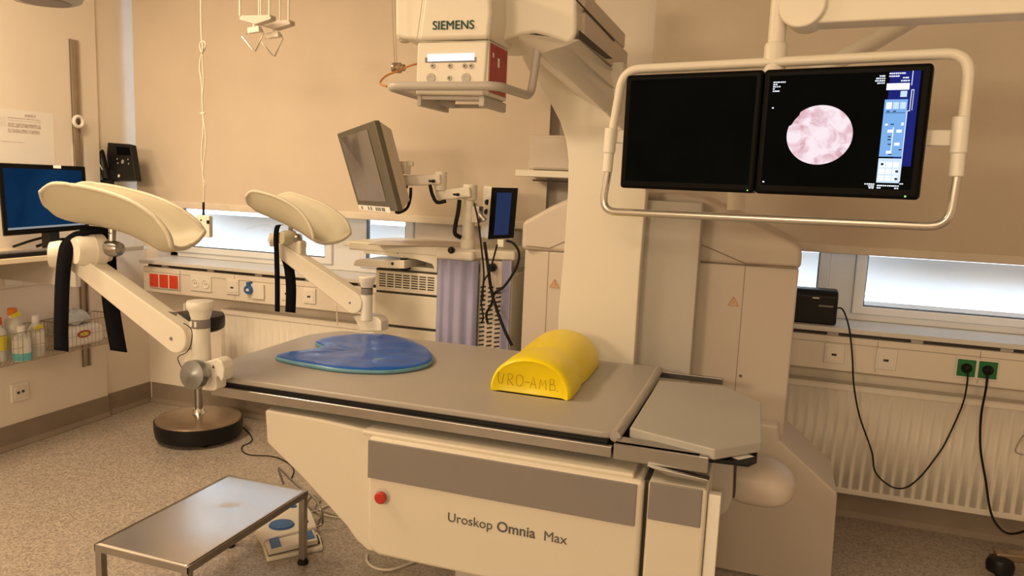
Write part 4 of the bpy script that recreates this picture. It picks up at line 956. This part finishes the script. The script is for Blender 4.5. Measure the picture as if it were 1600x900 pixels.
build('apron', MB().prism([V((kx(569), YK-.005, ztc-.04)), V((kx(684), YK-.005, ztc-.04)), V((kx(684), YK-.005, ztc-.13)), V((kx(676), YK-.005, ztc-.085)), V((kx(650), YK-.005, ztc-.068)), V((kx(569), YK-.005, ztc-.058))], (0, .03, 0)), M['cream'], ct, bev=.003)
build('side_shelf', MB().box((kx(533), YK+.02, ztc-.03), (kx(570), 3.6, ztc-.008)), M['cream'], ct, bev=.004)
build('corner_cap', MB().box((kx(683), YK-.035, ztc-.055), (kx(744), YK+.03, ztc-.005)), M['cream'], ct, bev=.018, seg=4)
kn = at(705, 391, Y=YK-.04); build('cap_knob', MB().lathe(kn, (0, -1, 0), [(.016, -.01), (.016, .006), (.010, .014), (0, .015)]), M['black'], ct)
for px in (621, 643, 668): 
    q = at(px, 396, Y=YK-.007); build('screw', MB().cyl(q, q+V((0, .004, 0)), .003, n=8), M['dark'], ct)
tr = build('pull_tray', MB().prism([at(552, 412, Y=YK-.06), at(556, 406, Y=YK-.06), at(632, 407, Y=YK-.06), at(632, 420, Y=YK-.06), at(600, 419, Y=YK-.06), at(552, 415, Y=YK-.06)], (0, .25, 0)), M['cream'], ct, bev=.004)
q = at(613, 412, Y=YK-.062); build('tray_knob', MB().cyl(q, q+V((0, .006, 0)), .008, n=12), M['dark'], tr)
build('tray_slide', MB().box(at(632, 404, Y=YK-.04), at(645, 418, Y=YK+.1)), M['black'], ct)
# vented upper drawer
za, zb1 = kz(640, 426), kz(640, 458)
xa1, xb1 = kx(587, 440), kx(684, 440)
build('vented_panel', MB().box((xa1, YK+.0, zb1), (xb1, YK+.035, za)), M['cream'], ct, bev=.004)
vs_ = MB()
for r in range(6):
    for c_ in range(7):
        x_ = xa1+.02+c_*(xb1-xa1-.03)/7; z_ = zb1+.022+r*(za-zb1-.03)/6
        vs_.box((x_, YK-.001, z_), (x_+(xb1-xa1)/9.5, YK+.002, z_+.006))
build('vent_slots', vs_, M['dark'], ct, kind='stuff')
zc_, zd_ = kz(635, 461), kz(635, 510)
build('drawer', MB().box((kx(585, 480), YK+.002, zd_), (kx(684, 480), YK+.035, zc_)), M['cream'], ct, bev=.004)
build('drawer_gap', MB().box((kx(596, 516), YK+.01, zd_-.012), (kx(682), YK+.032, zd_)).box((xa1, YK+.005, za), (xb1, YK+.032, za+.008)).box((xa1, YK+.01, zc_), (xb1, YK+.032, zb1)), M['dark'], ct)
build('lower_drawer', MB().box((kx(585, 480), YK+.002, .35), (kx(684, 480), YK+.035, zd_-.013)), M['cream'], ct, bev=.004)
# lilac pleated covers
def drape(x0, x1, y, z0, z1, waves, amp, name):
    n = 48; r = []
    for i in range(n+1):
        t = i/n; r.append((x0+(x1-x0)*t, y-amp*(.5-.5*math.cos(waves*2*math.pi*t+.8*math.sin(5*t)))-.02*math.sin(math.pi*t)))
    build(name, MB().loft([[V((a, b, z)) for a, b in r] for z in (z0, (z0+z1)/2, z1)], closed=False), M['lilac'], ct, solid=.004, smooth=70, label='lilac pleated fabric cover')
drape(kx(684), kx(749), YK-.0, .35, ztc-.055, 4, .018, 'fabric_cover')
drape(kx(783), kx(799), YK+.02, .35, ztc-.04, 1.5, .014, 'fabric_cover')
build('rear_vent_panel', MB().box((kx(749), YK+.015, .35), (kx(784), YK+.04, ztc-.05)), M['warmgrey'], ct, bev=.003)
vs_ = MB()
for r in range(15):
    for c_ in range(3): 
        z_ = kz(765, 452)-r*.022; x_ = kx(751)+c_*.040
        vs_.add([(x_, YK+.012, z_), (x_+.026, YK+.012, z_+.006), (x_+.026, YK+.012, z_+.014), (x_, YK+.012, z_+.008)], [(0, 1, 2, 3)])
build('vent_slots', vs_, M['dark'], ct, kind='stuff', solid=.003)
q = at(769, 418, Y=YK); build('vent_button', MB().lathe(q, (0, -1, 0), [(.02, -.02), (.02, .003), (.012, .006), (0, .006)]), M['black'], ct)
build('castor', MB().cyl((-1.8, 3.45, .05), (-1.77, 3.45, .05), .05).cyl((-1.3, 3.45, .05), (-1.27, 3.45, .05), .05).cyl((-1.8, 3.7, .05), (-1.77, 3.7, .05), .05).cyl((-1.3, 3.7, .05), (-1.27, 3.7, .05), .05).box((-1.83, 3.43, .09), (-1.24, 3.73, .125)), M['rubber'], ct)
mx_ = kx(732, 350, 3.42)
build('mast', MB().lathe((mx_, 3.42, ztc), Z, [(.036, 0), (.036, .04), (.028, .05), (.028, .13), (.031, .14), (.031, .17), (.026, .18), (.026, kz(735, 288, 3.42)-ztc), (0, kz(735, 288, 3.42)-ztc)]), M['cream'], ct)
# monitor arm (two links) — part of the cart monitor assembly
def link(p, q, h, d_, nm, root, m='cream'):
    p, q = V(p), V(q); dd = (q-p).normalized(); s = dd.cross(Z).normalized(); u_ = s.cross(dd)
    build(nm, MB().obox((p+q)/2, dd*((q-p).length/2), s*d_, u_*h), M[m], root, bev=.010, seg=3)
mo_ = thing('cart_monitor', at(590, 260, Y=3.3), 'tilted grey monitor on a jointed arm above the cart', 'monitor')
link(at(737, 300, Y=3.40), at(682, 306, Y=3.36), .026, .03, 'arm_link', mo_)
build('arm_joint', MB().cyl(at(735, 288, Y=3.42), at(734, 313, Y=3.42), .036), M['cream'], mo_, bev=.006)
link(at(690, 280, Y=3.34), at(624, 283, Y=3.28), .026, .03, 'arm_link', mo_)
build('arm_joint', MB().cyl(at(689, 268, Y=3.35), at(688, 298, Y=3.35), .030), M['cream'], mo_, bev=.006)
for (x, y_) in ((675, 283), (713, 304)):
    q = at(x, y_, Y=3.30); build('arm_lever', MB().obox(q, (.012, 0, 0), (0, .012, 0), (0, 0, .005)).cyl(q+X*.01, q+V((.01, -.01, 0)), .008, n=10), M['black'], mo_)
build('tilt_head', MB().obox(at(628, 262, Y=3.26), (.035, 0, 0), (0, .03, 0), (0, 0, .03)).obox(at(640, 256, Y=3.26), (.02, 0, 0), (0, .012, 0), (0, 0, .012)), M['cream'], mo_, bev=.006)
F4 = [at(526, 209, D=3.78), at(584, 188, D=3.42), at(621, 331, D=3.36), at(560, 325, D=3.72)]
pass
fc = sum(F4, V())/4; fn = (F4[1]-F4[0]).cross(F4[3]-F4[0]).normalized()
if fn.dot(EYE-fc) < 0: fn = -fn
bk_ = -fn
build('bezel', MB().loft([F4, [p+bk_*.03 for p in F4]]), M['bezel2'], mo_, bev=.006)
B4 = [fc+(p-fc)*k+bk_*dd for dd, k in ((.0, 1),) for p in F4]
build('rear_case', MB().loft([[fc+(p-fc)*.98+bk_*.031 for p in F4], [fc+(p-fc)*.80+bk_*.10 for p in F4]]), M['warmgrey'], mo_, bev=.006)
u4 = lambda s, t: F4[0]*(1-s)*(1-t)+F4[1]*s*(1-t)+F4[2]*s*t+F4[3]*(1-s)*t
build('screen', MB().prism([u4(.08, .07)+fn*.001, u4(.80, .07)+fn*.001, u4(.80, .90)+fn*.001, u4(.08, .90)+fn*.001], fn*.001), M['mirror'], mo_)
lb = [at(564, 322, D=3.68), at(612, 322, D=3.36), at(610, 332, D=3.35), at(566, 332, D=3.67)]
lo_ = build('label_strip', MB().prism([u4(.04, .955)+fn*.002, u4(.85, .955)+fn*.002, u4(.85, 1.02)+fn*.002, u4(.04, 1.02)+fn*.002], fn*.002), M['paper'], mo_)
mb = MB()
for s in (.12, .30, .37, .5, .55, .60, .66, .70): mb.prism([u4(s, .967)+fn*.0045, u4(s+.03, .967)+fn*.0045, u4(s+.03, 1.008)+fn*.0045, u4(s, 1.008)+fn*.0045], fn*.0005)
build('label_print', mb, M['ink'], lo_, kind='stuff')
build('signal_cable', MB().tube([at(642, 293, Y=3.24), at(641, 310, Y=3.24), at(636, 325, Y=3.24), at(624, 332, Y=3.25), at(618, 331, Y=3.25)], .0075, smooth=6).tube([at(636, 292, Y=3.25), at(629, 297, Y=3.26), at(626, 304, Y=3.27)], .007, smooth=4)
      .tube([at(672, 290, Y=3.30), at(676, 305, Y=3.28), at(683, 316, Y=3.28), at(697, 314, Y=3.30)], .009, smooth=6).tube([at(718, 312, Y=3.36), at(716, 330, Y=3.36), at(712, 350, Y=3.36), at(711, 365, Y=3.36), at(720, 371, Y=3.38)], .011, smooth=6), M['cable'], mo_)
# small touch device
dv = thing('camera_control_unit', at(780, 376, Y=3.30), 'small white control unit with a dark touchscreen beside the cart mast', 'control unit')
D4 = [at(769, 293, D=3.72), at(810, 294, D=3.62), at(803, 372, D=3.60), at(763, 374, D=3.70)]
dn = (D4[1]-D4[0]).cross(D4[3]-D4[0]).normalized()
if dn.dot(EYE-D4[0]) < 0: dn = -dn
d4 = lambda s, t: D4[0]*(1-s)*(1-t)+D4[1]*s*(1-t)+D4[2]*s*t+D4[3]*(1-s)*t
E4 = [at(755, 289, D=3.86), at(806, 292, D=3.80), at(800, 376, D=3.78), at(750, 373, D=3.84)]
build('housing', MB().loft([D4, E4]), M['white'], dv, bev=.010, seg=3)
build('front_glass', MB().prism([p+dn*.001 for p in D4], dn*.004), M['bezel'], dv, bev=.002)
build('screen', MB().prism([d4(.24, .10)+dn*.006, d4(.80, .10)+dn*.006, d4(.80, .93)+dn*.006, d4(.24, .93)+dn*.006], dn*.001), M['lcdblue2'], dv)
for (x, y_) in ((761, 316), (760, 331)):
    q = at(x, y_, D=3.765); build('side_knob', MB().lathe(q, (-.6, -.8, 0), [(.015, -.02), (.015, .0), (.011, .008), (0, .009)]), M['black'], dv)
build('holder', MB().box(at(777, 374, Y=3.30), at(791, 386, Y=3.34)), M['white'], dv, bev=.004)
build('mount', MB().tube([at(742, 318, Y=3.42), at(748, 332, Y=3.40), at(758, 345, Y=3.40)], .012, smooth=4).obox(at(746, 335, Y=3.42), (.02, 0, 0), (0, .03, 0), (0, 0, .04)), M['silver'], dv, bev=.003)
def kcab(lab, pts, r, y_=3.31): build('black_cable', MB().tube([at(x, yy, Y=y_) for x, yy in pts], r, smooth=6), M['cable'], label=lab, cat='cable')
kcab('black cable looping right of the control unit to the cart vents', [(791, 376), (802, 380), (811, 395), (808, 415), (797, 435), (785, 450), (773, 458), (768, 475), (760, 490), (762, 505)], .006)
kcab('long thick black cable running straight down past the cart vents', [(757, 378), (763, 420), (767, 450), (775, 480), (788, 515), (800, 540)], .008, 3.30)
kcab('thin black cable hanging from the mast down the vent panel', [(741, 318), (747, 345), (752, 385), (756, 430), (752, 470), (755, 495), (752, 505)], .0045, 3.29)
kcab('thin black cable crossing from the control unit to the vent button', [(777, 382), (772, 400), (765, 425), (756, 440), (754, 470)], .0045, 3.27)

# wall box on shelf left of the column
ws = thing('wall_shelf', at(850, 272, Y=3.7), 'small cream wall shelf left of the white column', 'shelf')
a, b = at(810, 265, Y=3.6), at(900, 279, Y=3.6)
build('board', MB().box((a.x, 3.55, b.z+.0), (b.x, 3.86, a.z)), M['cream'], ws, bev=.004)
build('bracket', MB().box((a.x+.07, 3.62, b.z-.02), (b.x, 3.64, b.z-.012)), M['dark'], ws)
build('wall_plate', MB().box((a.x+.2, 3.86, b.z-.12), (b.x, YB, a.z)), M['cream'], ws)
c_, d_ = at(830, 211, Y=3.6), at(900, 264, Y=3.6)
wx = thing('equipment_box', V(((c_.x+d_.x)/2, 3.7, a.z)), 'cream metal box standing on the small wall shelf', 'box')
build('case', MB().box((c_.x, 3.58, a.z+.004), (d_.x, 3.84, c_.z)), M['warmgrey'], wx, bev=.004)
build('door', MB().box((c_.x+.025, 3.574, a.z+.012), (d_.x, 3.58, c_.z-.012)), M['warmgrey'], wx, bev=.002)
build('box_foot', MB().box((c_.x+.02, 3.6, a.z), (c_.x+.05, 3.8, a.z+.004)).box((d_.x-.05, 3.6, a.z), (d_.x-.02, 3.8, a.z+.004)), M['rubber'], wx)

# ================================================================== LEFT WALL ITEMS
XD = -3.47
zd = at(40, 402, X=XD).z; yd1 = at(88, 398, X=XD).y
dk = thing('wall_desk', (-3.7, 2.8, zd), 'cream shelf desk on the left wall holding the blue screen', 'desk')
build('desktop', MB().box((XL, 1.9, zd-.028), (XD, yd1+.1, zd)), M['wood'], dk, bev=.004)
build('support', MB().box((XL, 2.9, zd-.16), (XD+.12, 2.93, zd-.028)), M['grey'], dk)
S('trim_4', MB().box((XL, -1.5, .915), (XL+.03, 3.40, zd-.09)), M['trunk'], bev=.004, label='cream cable trunking along the left wall under the desk')
for px, py, lab in ((18, 413, 'cream twin port socket on the left wall trunking under the desk'), (77, 414, 'cream socket on the left wall trunking beside the leg holder')):
    c = at(px, py, X=XL+.03); t = thing('wall_socket', c, lab, 'socket')
    zc2 = (.915+zd-.09)/2
    build('frame', MB().box((XL+.03, c.y-.05, zc2-.05), (XL+.04, c.y+.05, zc2+.05)), M['socket'], t, bev=.003)
    build('port', MB().box((XL+.039, c.y-.022, zc2-.008), (XL+.0415, c.y-.006, zc2+.006)).box((XL+.039, c.y+.006, zc2-.006), (XL+.0415, c.y+.022, zc2+.008)), M['dark'], t)
# desk monitor
mt = thing('desk_monitor', at(70, 395, D=4.0), 'black desk monitor with plain blue screen at the left edge', 'monitor')
Q = [at(-4, 254, D=3.80), at(133, 260, D=4.05), at(140, 357, D=4.05), at(6, 368, D=3.80)]
qc = sum(Q, V())/4; qn = (Q[1]-Q[0]).cross(Q[3]-Q[0]).normalized()
if qn.dot(EYE-qc) < 0: qn = -qn
q4 = lambda s, t: Q[0]*(1-s)*(1-t)+Q[1]*s*(1-t)+Q[2]*s*t+Q[3]*(1-s)*t
build('casing', MB().loft([Q, [p-qn*.05 for p in Q]]), M['bezel'], mt, bev=.006)
sc2 = build('screen', MB().prism([q4(.05, .07)+qn*.001, q4(.95, .07)+qn*.001, q4(.95, .93)+qn*.001, q4(.05, .93)+qn*.001], qn*.001), M['lcdblue'], mt, label='plain blue screen')
build('task_bar', MB().prism([q4(.05, .905)+qn*.0025, q4(.95, .905)+qn*.0025, q4(.95, .935)+qn*.0025, q4(.05, .935)+qn*.0025], qn*.0005), emis('taskbar', (.75, .75, .78), .5), sc2)
build('bezel_tag', MB().prism([q4(.62, .005)+qn*.001, q4(.71, .005)+qn*.001, q4(.71, .05)+qn*.001, q4(.62, .05)+qn*.001], qn*.002), M['paper'], mt)
ft = q4(.55, 1.0)-qn*.06
build('stand', MB().box((ft.x-.03, ft.y-.03, zd), (ft.x+.03, ft.y+.03, ft.z+.03)).box((ft.x-.09, ft.y-.11, zd), (ft.x+.09, ft.y+.11, zd+.012)), M['black'], mt, bev=.004)
def dsk(px, py, z=0): return at(px, py, Z=zd+z)
kb = thing('keyboard', V((-3.6, 2.7, zd)), 'black keyboard at the left edge of the desk', 'keyboard')
build('key_tray', MB().prism([V((-3.575, 2.45, zd)), V((-3.48, 2.45, zd)), V((-3.48, 2.99, zd)), V((-3.575, 2.99, zd))], (0, 0, .02)), M['black'], kb, bev=.004)
kk = MB()
for i in range(2):
    for j in range(14): kk.box((-3.565+i*.036, 2.465+j*.036, zd+.019), (-3.565+i*.036+.030, 2.465+j*.036+.030, zd+.027))
build('keys', kk, M['panel'], kb, kind='stuff')
build('paper_sheet', MB().prism([V((-3.72, 3.02, zd+.001)), V((-3.50, 3.01, zd+.001)), V((-3.49, 3.26, zd+.001)), V((-3.71, 3.27, zd+.001))], (0, 0, .002)), M['paper'], label='white paper sheet on the desk right of the keyboard', cat='paper')
build('desk_cables', MB().tube([V((-3.80, 3.05, zd+.01)), V((-3.72, 3.15, zd+.05)), V((-3.66, 3.22, zd+.03)), V((-3.70, 3.30, zd+.06)), V((-3.85, 3.32, zd+.02))], .008, smooth=6)
      .tube([V((-3.78, 2.9, zd+.02)), V((-3.68, 3.02, zd+.07)), V((-3.64, 3.14, zd+.03)), V((-3.75, 3.25, zd+.01))], .007, smooth=6), M['cable'], label='tangle of dark cables under the blue screen', cat='cable')
build('desk_gadget', MB().lathe(V((-3.56, 3.31, zd)), Z, [(.04, 0), (.043, .02), (.035, .05), (.02, .06), (0, .06)]), M['bag'], label='small pale plastic item below the blue screen', cat='gadget')
# posters
def sheet(c4, lab, marks):
    P = [at(x, y, X=XL+.002) for x, y in c4]; ys = ((P[0].y+P[3].y)/2, (P[1].y+P[2].y)/2); zs_ = ((P[2].z+P[3].z)/2, (P[0].z+P[1].z)/2)
    t = thing('wall_poster', V((XL, ys[0], zs_[0])), lab, 'poster')
    build('sheet', MB().box((XL, ys[0], zs_[0]), (XL+.0015, ys[1], zs_[1])), M['paper'], t)
    mb = MB()
    for (a, b, c, d) in marks: mb.box((XL+.0015, ys[0]+(ys[1]-ys[0])*a, zs_[1]-(zs_[1]-zs_[0])*d), (XL+.0022, ys[0]+(ys[1]-ys[0])*b, zs_[1]-(zs_[1]-zs_[0])*c))
    build('faded_print', mb, M['print'], t)
mk = [(.02, .25, .08, .10), (.62, .76, .07, .12), (.40, .82, .15, .17), (.40, .82, .2, .21), (.40, .82, .25, .33), (.40, .80, .36, .43), (.14, .22, .16, .33), (.0, .04, .2, .32), (.03, .6, .60, .61)]
mk += [(.25, .38, .16+.03*i, .165+.03*i) for i in range(6)]
sheet([(-40, 165), (84, 177), (86, 255), (-40, 255)], 'large white printed sheet on the left wall above the blue screen', mk)
sheet([(112, 225), (135, 227), (137, 262), (114, 258)], 'small printed card on the wall below the tape roll', [(.2, .3, .1, .9), (.7, .75, .0, 1)])
# wall rail strips
def wrail(pxa, pya, pxb, pyb, w_, lab):
    p, q = at(pxa, pya, X=XL), at(pxb, pyb, X=XL); y_ = (p.y+q.y)/2
    return build('wall_rail', MB().box((XL, y_-w_/2, q.z), (XL+.014, y_-w_*.32, p.z)).box((XL, y_+w_*.32, q.z), (XL+.014, y_+w_/2, p.z)).box((XL, y_-w_/2, q.z), (XL+.004, y_+w_/2, p.z)), M['wire'], label=lab, cat='rail')
wrail(114, 62, 121, 262, .052, 'upper vertical metal wall rail running behind the tape roll')
wrail(130, 425, 134, 572, .052, 'lower vertical metal wall rail behind the wire basket')
tr_ = at(122, 190, X=XL+.03); rr = []
for i in range(28):
    a = 2*math.pi*i/28; rr.append(V((XL+.032, tr_.y+.030*math.cos(a), tr_.z+.030*math.sin(a))))
build('tape_roll', MB().tube(rr, .010, n=8, closed=True), M['paper'], label='white tape roll hanging on the upper wall rail', cat='tape', smooth=60)
# phone
ph = thing('wall_phone', at(185, 255, X=-3.80), 'black desk phone hung on the wall beside the blind', 'phone')
PQ = [at(163, 222, D=4.72), at(203, 225, D=4.60), at(212, 282, D=4.55), at(172, 282, D=4.67)]
pn = (PQ[1]-PQ[0]).cross(PQ[3]-PQ[0]).normalized()
if pn.dot(EYE-PQ[0]) < 0: pn = -pn
p4 = lambda s, t: PQ[0]*(1-s)*(1-t)+PQ[1]*s*(1-t)+PQ[2]*s*t+PQ[3]*(1-s)*t
build('phone_body', MB().loft([PQ, [p-pn*.045 for p in PQ]]), M['black'], ph, bev=.006)
build('handset', MB().tube([p4(-.10, .02)+pn*.01, p4(-.02, .25)+pn*.035, p4(.02, .6)+pn*.035, p4(-.05, .95)+pn*.01], .024, n=12, smooth=4), M['black'], ph, smooth=60)
kp = MB(); q = p4(.62, .50)+pn*.0; kp.lathe(q, pn, [(.013, 0), (.013, .003), (0, .004)])
for s, t_ in ((.42, .43), (.42, .54), (.84, .43), (.84, .55)): kp.lathe(p4(s, t_), pn, [(.006, 0), (.006, .002), (0, .003)], n=10)
build('keys', kp, M['silver'], ph); build('sticker', MB().lathe(p4(.38, .88), pn, [(.009, 0), (.009, .002), (0, .003)]), M['paper'], ph)
build('phone_screen', MB().prism([p4(.45, .10)+pn*.001, p4(.95, .10)+pn*.001, p4(.95, .32)+pn*.001, p4(.45, .32)+pn*.001], pn*.001), M['screenoff'], ph)
build('wall_bracket', MB().box((XL-.02, p4(.2, .5).y-.02, p4(0, .9).z-.03), (p4(.2, .9).x, p4(.2, .5).y+.02, p4(0, .9).z+.04)).box((XL-.015, p4(.1, 1).y-.02, p4(0, 1).z-.05), (p4(.15, 1).x, p4(.1, 1).y, p4(0, 1).z)), M['black'], ph)
build('phone_cable', MB().tube([at(155, 256, X=XL+.01), at(166, 275, X=XL+.02), at(180, 298, X=XL+.02), at(196, 330, X=XL+.02), at(206, 365, X=XL+.02), at(206, 390, X=XL+.02)], .0035, smooth=5), M['wcable'], label='thin white cable slanting down the wall from the phone', cat='cable')
q0, q1 = at(170, 392, Y=3.7), at(228, 387, Y=3.7)
build('grey_bracket', MB().obox((q0+q1)/2, (q1-q0)/2, (0, .02, 0), (0, 0, .013)), M['silver'], bev=.003, label='short grey bracket bar behind the near leg holder', cat='bracket')
# basket
bk0, bk1 = 2.72, at(168, 520, X=XL+.12).y; bzt, bzb = at(60, 514, X=-3.72).z, at(60, 560, X=-3.72).z
pass
bzt_, bzb_ = bzt, bzb
bs = thing('wire_basket', (XL+.12, (bk0+bk1)/2, bzb_), 'long steel wire basket on the left wall with bottles and packs', 'basket')
wm = MB(); xb0, xb1 = XL+.018, XL+.225
def rect_loop(z, r, ins=0): wm.tube([(xb0+ins, bk0+ins, z), (xb1-ins, bk0+ins, z), (xb1-ins, bk1-ins, z), (xb0+ins, bk1-ins, z)], r, n=5, closed=True)
for y_a, y_b in ((bk0, 3.13), (3.15, bk1)):
    for z, r in ((bzt_, .003), ((bzt_+bzb_)/2, .0015), (bzb_, .0025)):
        P = [(xb0, y_a, z), (xb1, y_a, z), (xb1, y_b, z), (xb0, y_b, z)]
        for i in range(4): wm.tube([P[i], P[(i+1) % 4]], r, n=5)
    n = int((y_b-y_a)/.025)
    for i in range(n+1):
        yy = y_a+(y_b-y_a)*i/n
        wm.tube([(xb1, yy, bzt_), (xb1, yy, bzb_), (xb0, yy, bzb_), (xb0, yy, bzt_)], .0013, n=4)
    for i in range(1, 8):
        x_ = xb0+(xb1-xb0)*i/8; wm.tube([(x_, y_a, bzt_), (x_, y_a, bzb_), (x_, y_b, bzb_), (x_, y_b, bzt_)], .0013, n=4)
build('wires', wm, M['wire'], bs, kind='stuff')
build('hook_plate', MB().box((XL, bk0+.1, bzt_-.02), (xb0+.002, bk0+.14, bzt_+.005)).box((XL+.014, bk1-.18, bzt_-.02), (xb0+.003, bk1-.14, bzt_+.005)), M['wire'], bs)
def bottle(px, x_, r, h, cap, capm, lab, liq=False, labm=None, caph=.03):
    p = at(px, 540, X=x_); b = thing('bottle', (x_, p.y, bzb_+.002), lab, 'bottle', 'bottles in the wire basket')
    B = (x_, p.y, bzb_+.002)
    build('bottle_body', MB().lathe(B, Z, [(.0, 0), (r*.95, .0), (r, .006), (r, h*.72), (r*.8, h*.84), (r*.42, h*.92), (r*.40, h), (0, h)]), M['clearp'], b)
    if liq: build('liquid', MB().lathe(B, Z, [(r*1.005, .004), (r*1.01, .006), (r*1.01, h*.28), (r*1.0, h*.285)]), M['tealliq'], b)
    build('cap', MB().lathe((B[0], B[1], B[2]+h), Z, [(r*cap, -.004), (r*cap, caph), (r*cap*.9, caph+.003), (0, caph+.003)]), M[capm], b)
    if labm: build('bottle_label', MB().lathe(B, Z, [(r*1.008, h*.30), (r*1.012, h*.31), (r*1.012, h*.68), (r*1.008, h*.69)]), M[labm], b)
bottle(34, -3.75, .045, .155, .42, 'paper', 'white capped bottle with turquoise liquid in the basket', liq=True)
bottle(57, -3.79, .042, .19, .42, 'paper', 'white capped bottle with a yellow tag in the basket', labm='paper')
bottle(22, -3.86, .045, .235, .52, 'orange', 'tall bottle with an orange cap at the basket back')
bottle(-2, -3.84, .040, .20, .5, 'red', 'red capped bottle at the left edge of the basket', labm='yellowlab')
for (px, py, x_) in ((25, 492, -3.80), (60, 512, -3.74)):
    p = at(px, py, X=x_); build('yellow_tag', MB().obox(p, (.002, 0, 0), (0, .026, .006), (0, -.002, .012)), M['yellowlab'], label='yellow paper tag on the %s bottle' % ('orange capped' if px == 25 else 'white capped'), cat='tag')
pk = at(132, 520, X=-3.76)
pk_ = thing('soft_pack', (pk.x, pk.y, bzb_), 'white soft pack with a red and yellow oval in the basket', 'pack')
build('pack', MB().obox((-3.80, pk.y, bzb_+.062), (.055, 0, 0), (0, .13, 0), (0, 0, .055)), M['paper'], pk_, bev=.025, seg=4)
cL = V((-3.744, at(131, 515, X=-3.744).y, bzb_+.078))
build('oval_label', MB().loft([[cL+V((0, .045*math.cos(t), .022*math.sin(t))) for t in [2*math.pi*i/20 for i in range(20)]], [cL+V((.003, .045*math.cos(t), .022*math.sin(t))) for t in [2*math.pi*i/20 for i in range(20)]]]), M['redside'], pk_)
build('oval_centre', MB().loft([[cL+V((.003, .03*math.cos(t), .012*math.sin(t))) for t in [2*math.pi*i/16 for i in range(16)]], [cL+V((.0045, .03*math.cos(t), .012*math.sin(t))) for t in [2*math.pi*i/16 for i in range(16)]]]), M['yellowlab'], pk_)
bg_ = at(118, 495, X=-3.84); rg = []
for t_, k in ((0, .8), (.3, 1), (.7, .7), (1, .25)):
    rg.append([V((-3.85+.055*k*math.cos(a)*(1+.2*math.sin(3*a)), bg_.y+.10*k*math.sin(a), bzb_+.13+.075*t_+.01*math.sin(5*a))) for a in [2*math.pi*i/20 for i in range(20)]])
build('plastic_bag', MB().loft(rg), M['bag'], label='crumpled pale blue plastic bag on top of the pack', cat='bag', smooth=60)

# ================================================================== HANGING THINGS
YHs = 2.95
hs = thing('hand_control', at(319, 352, Y=YHs), 'small cream hand control hanging on a ceiling cord', 'hand control')
a, b = at(308, 336, Y=YHs), at(330, 371, Y=YHs)
build('control_box', MB().box((a.x, YHs-.012, b.z), (b.x, YHs+.014, a.z)), M['white'], hs, bev=.004)
q = at(325, 347, Y=YHs-.013); build('button', MB().box(q+V((-.007, -.002, -.008)), q+V((.007, .002, .008))), M['black'], hs)
q = at(314, 344, Y=YHs-.013); build('button', MB().box(q+V((-.003, -.002, -.004)), q+V((.003, .002, .004))), M['black'], hs)
build('strain_relief', MB().cyl(at(318, 336, Y=YHs), at(318, 316, Y=YHs), .0055), M['rubber'], hs)
build('cord', MB().tube([at(318, 318, Y=YHs), at(319, 300, Y=YHs), at(317, 270, Y=YHs), at(315, 240, Y=YHs), at(318, 200, Y=YHs), at(317, 176, Y=YHs), at(315, 130, Y=YHs), at(312, 105, Y=YHs), at(315, 86, Y=YHs), at(321, 74, Y=YHs), at(320, 66, Y=YHs), at(315, 65, Y=YHs), at(312, 71, Y=YHs), at(315, 82, Y=YHs-.006), at(317, 76, Y=YHs-.008), at(315, 58, Y=YHs), at(314, 20, Y=YHs), at(314, -80, Y=YHs)], .0035, smooth=5)
      .tube([at(316, 84, Y=YHs), at(318, 130, Y=YHs), at(316, 150, Y=YHs), at(317, 176, Y=YHs), at(322, 220, Y=YHs), at(317, 270, Y=YHs), at(321, 288, Y=YHs), at(318, 292, Y=YHs)], .003, smooth=5)
      .tube([at(313, 177, Y=YHs), at(320, 177, Y=YHs)], .004), M['wcable'], hs)
def ivhook(dx, dy, y_, lab):
    P = lambda x, y__: at(x+dx, y__+dy, Y=y_)
    t = thing('infusion_hook', P(398, 40), lab, 'hook', 'ceiling infusion hooks')
    top_ = 3.0
    a, b = P(375, 25), P(421, 25)
    rods = MB()
    for q in (a, b): rods.cyl(q, V((q.x, q.y, H)), .0045, n=10)
    rods.cyl(q-X*.075+Yv*.04, V((q.x-.075, q.y+.04, H)), .0035, n=8)
    build('rod', rods, M['cream'], t)
    build('carrier', MB().prism([P(374, 24), P(423, 23), P(423, 30), P(398, 38), P(394, 37), P(374, 31)], (0, .04, 0)), M['warmgrey'], t, bev=.003)
    build('swivel', MB().obox(P(398, 47), (.030, 0, .003), (0, .012, 0), (-.001, 0, .012)).cyl(P(397, 38), P(397, 44), .006, n=10), M['cream'], t, bev=.003)
    build('triangle_hook', MB().tube([P(386, 53), P(378, 57), P(396, 79), P(399, 80), P(412, 52), P(409, 46)], .0038, n=8), M['chrome'], t)
ivhook(0, 0, 2.9, 'left triangular infusion hook hanging from thin ceiling rods')
ivhook(30, 8, 2.98, 'right triangular infusion hook hanging slightly lower beside its twin')
# examination lamp top-left
lc = at(70, -8, Y=2.1); 
lm = thing('examination_lamp', lc, 'grey examination lamp head cut by the top left edge', 'lamp')
pass
rg = []
for (r, z_) in ((.02, .06), (.10, .055), (.135, .03), (.140, .0), (.130, -.018), (.115, -.024)):
    rg.append([lc+V((r*1.0*math.cos(a), r*.8*math.sin(a), z_-.0)) for a in [2*math.pi*i/32 for i in range(32)]])
build('lamp_head', MB().loft(rg), M['grey'], lm, smooth=60)
build('lens', MB().lathe(lc-Z*.0245, (0, 0, -1), [(.085, 0), (.080, .003), (0, .004)]), M['panel'], lm)
build('lamp_arm', MB().tube([lc+V((-.10, 0, .02)), lc+V((-.25, 0, .05)), lc+V((-.7, .1, .12)), lc+V((-1.0, .2, .5))], .014, n=10), M['bronze'], lm)
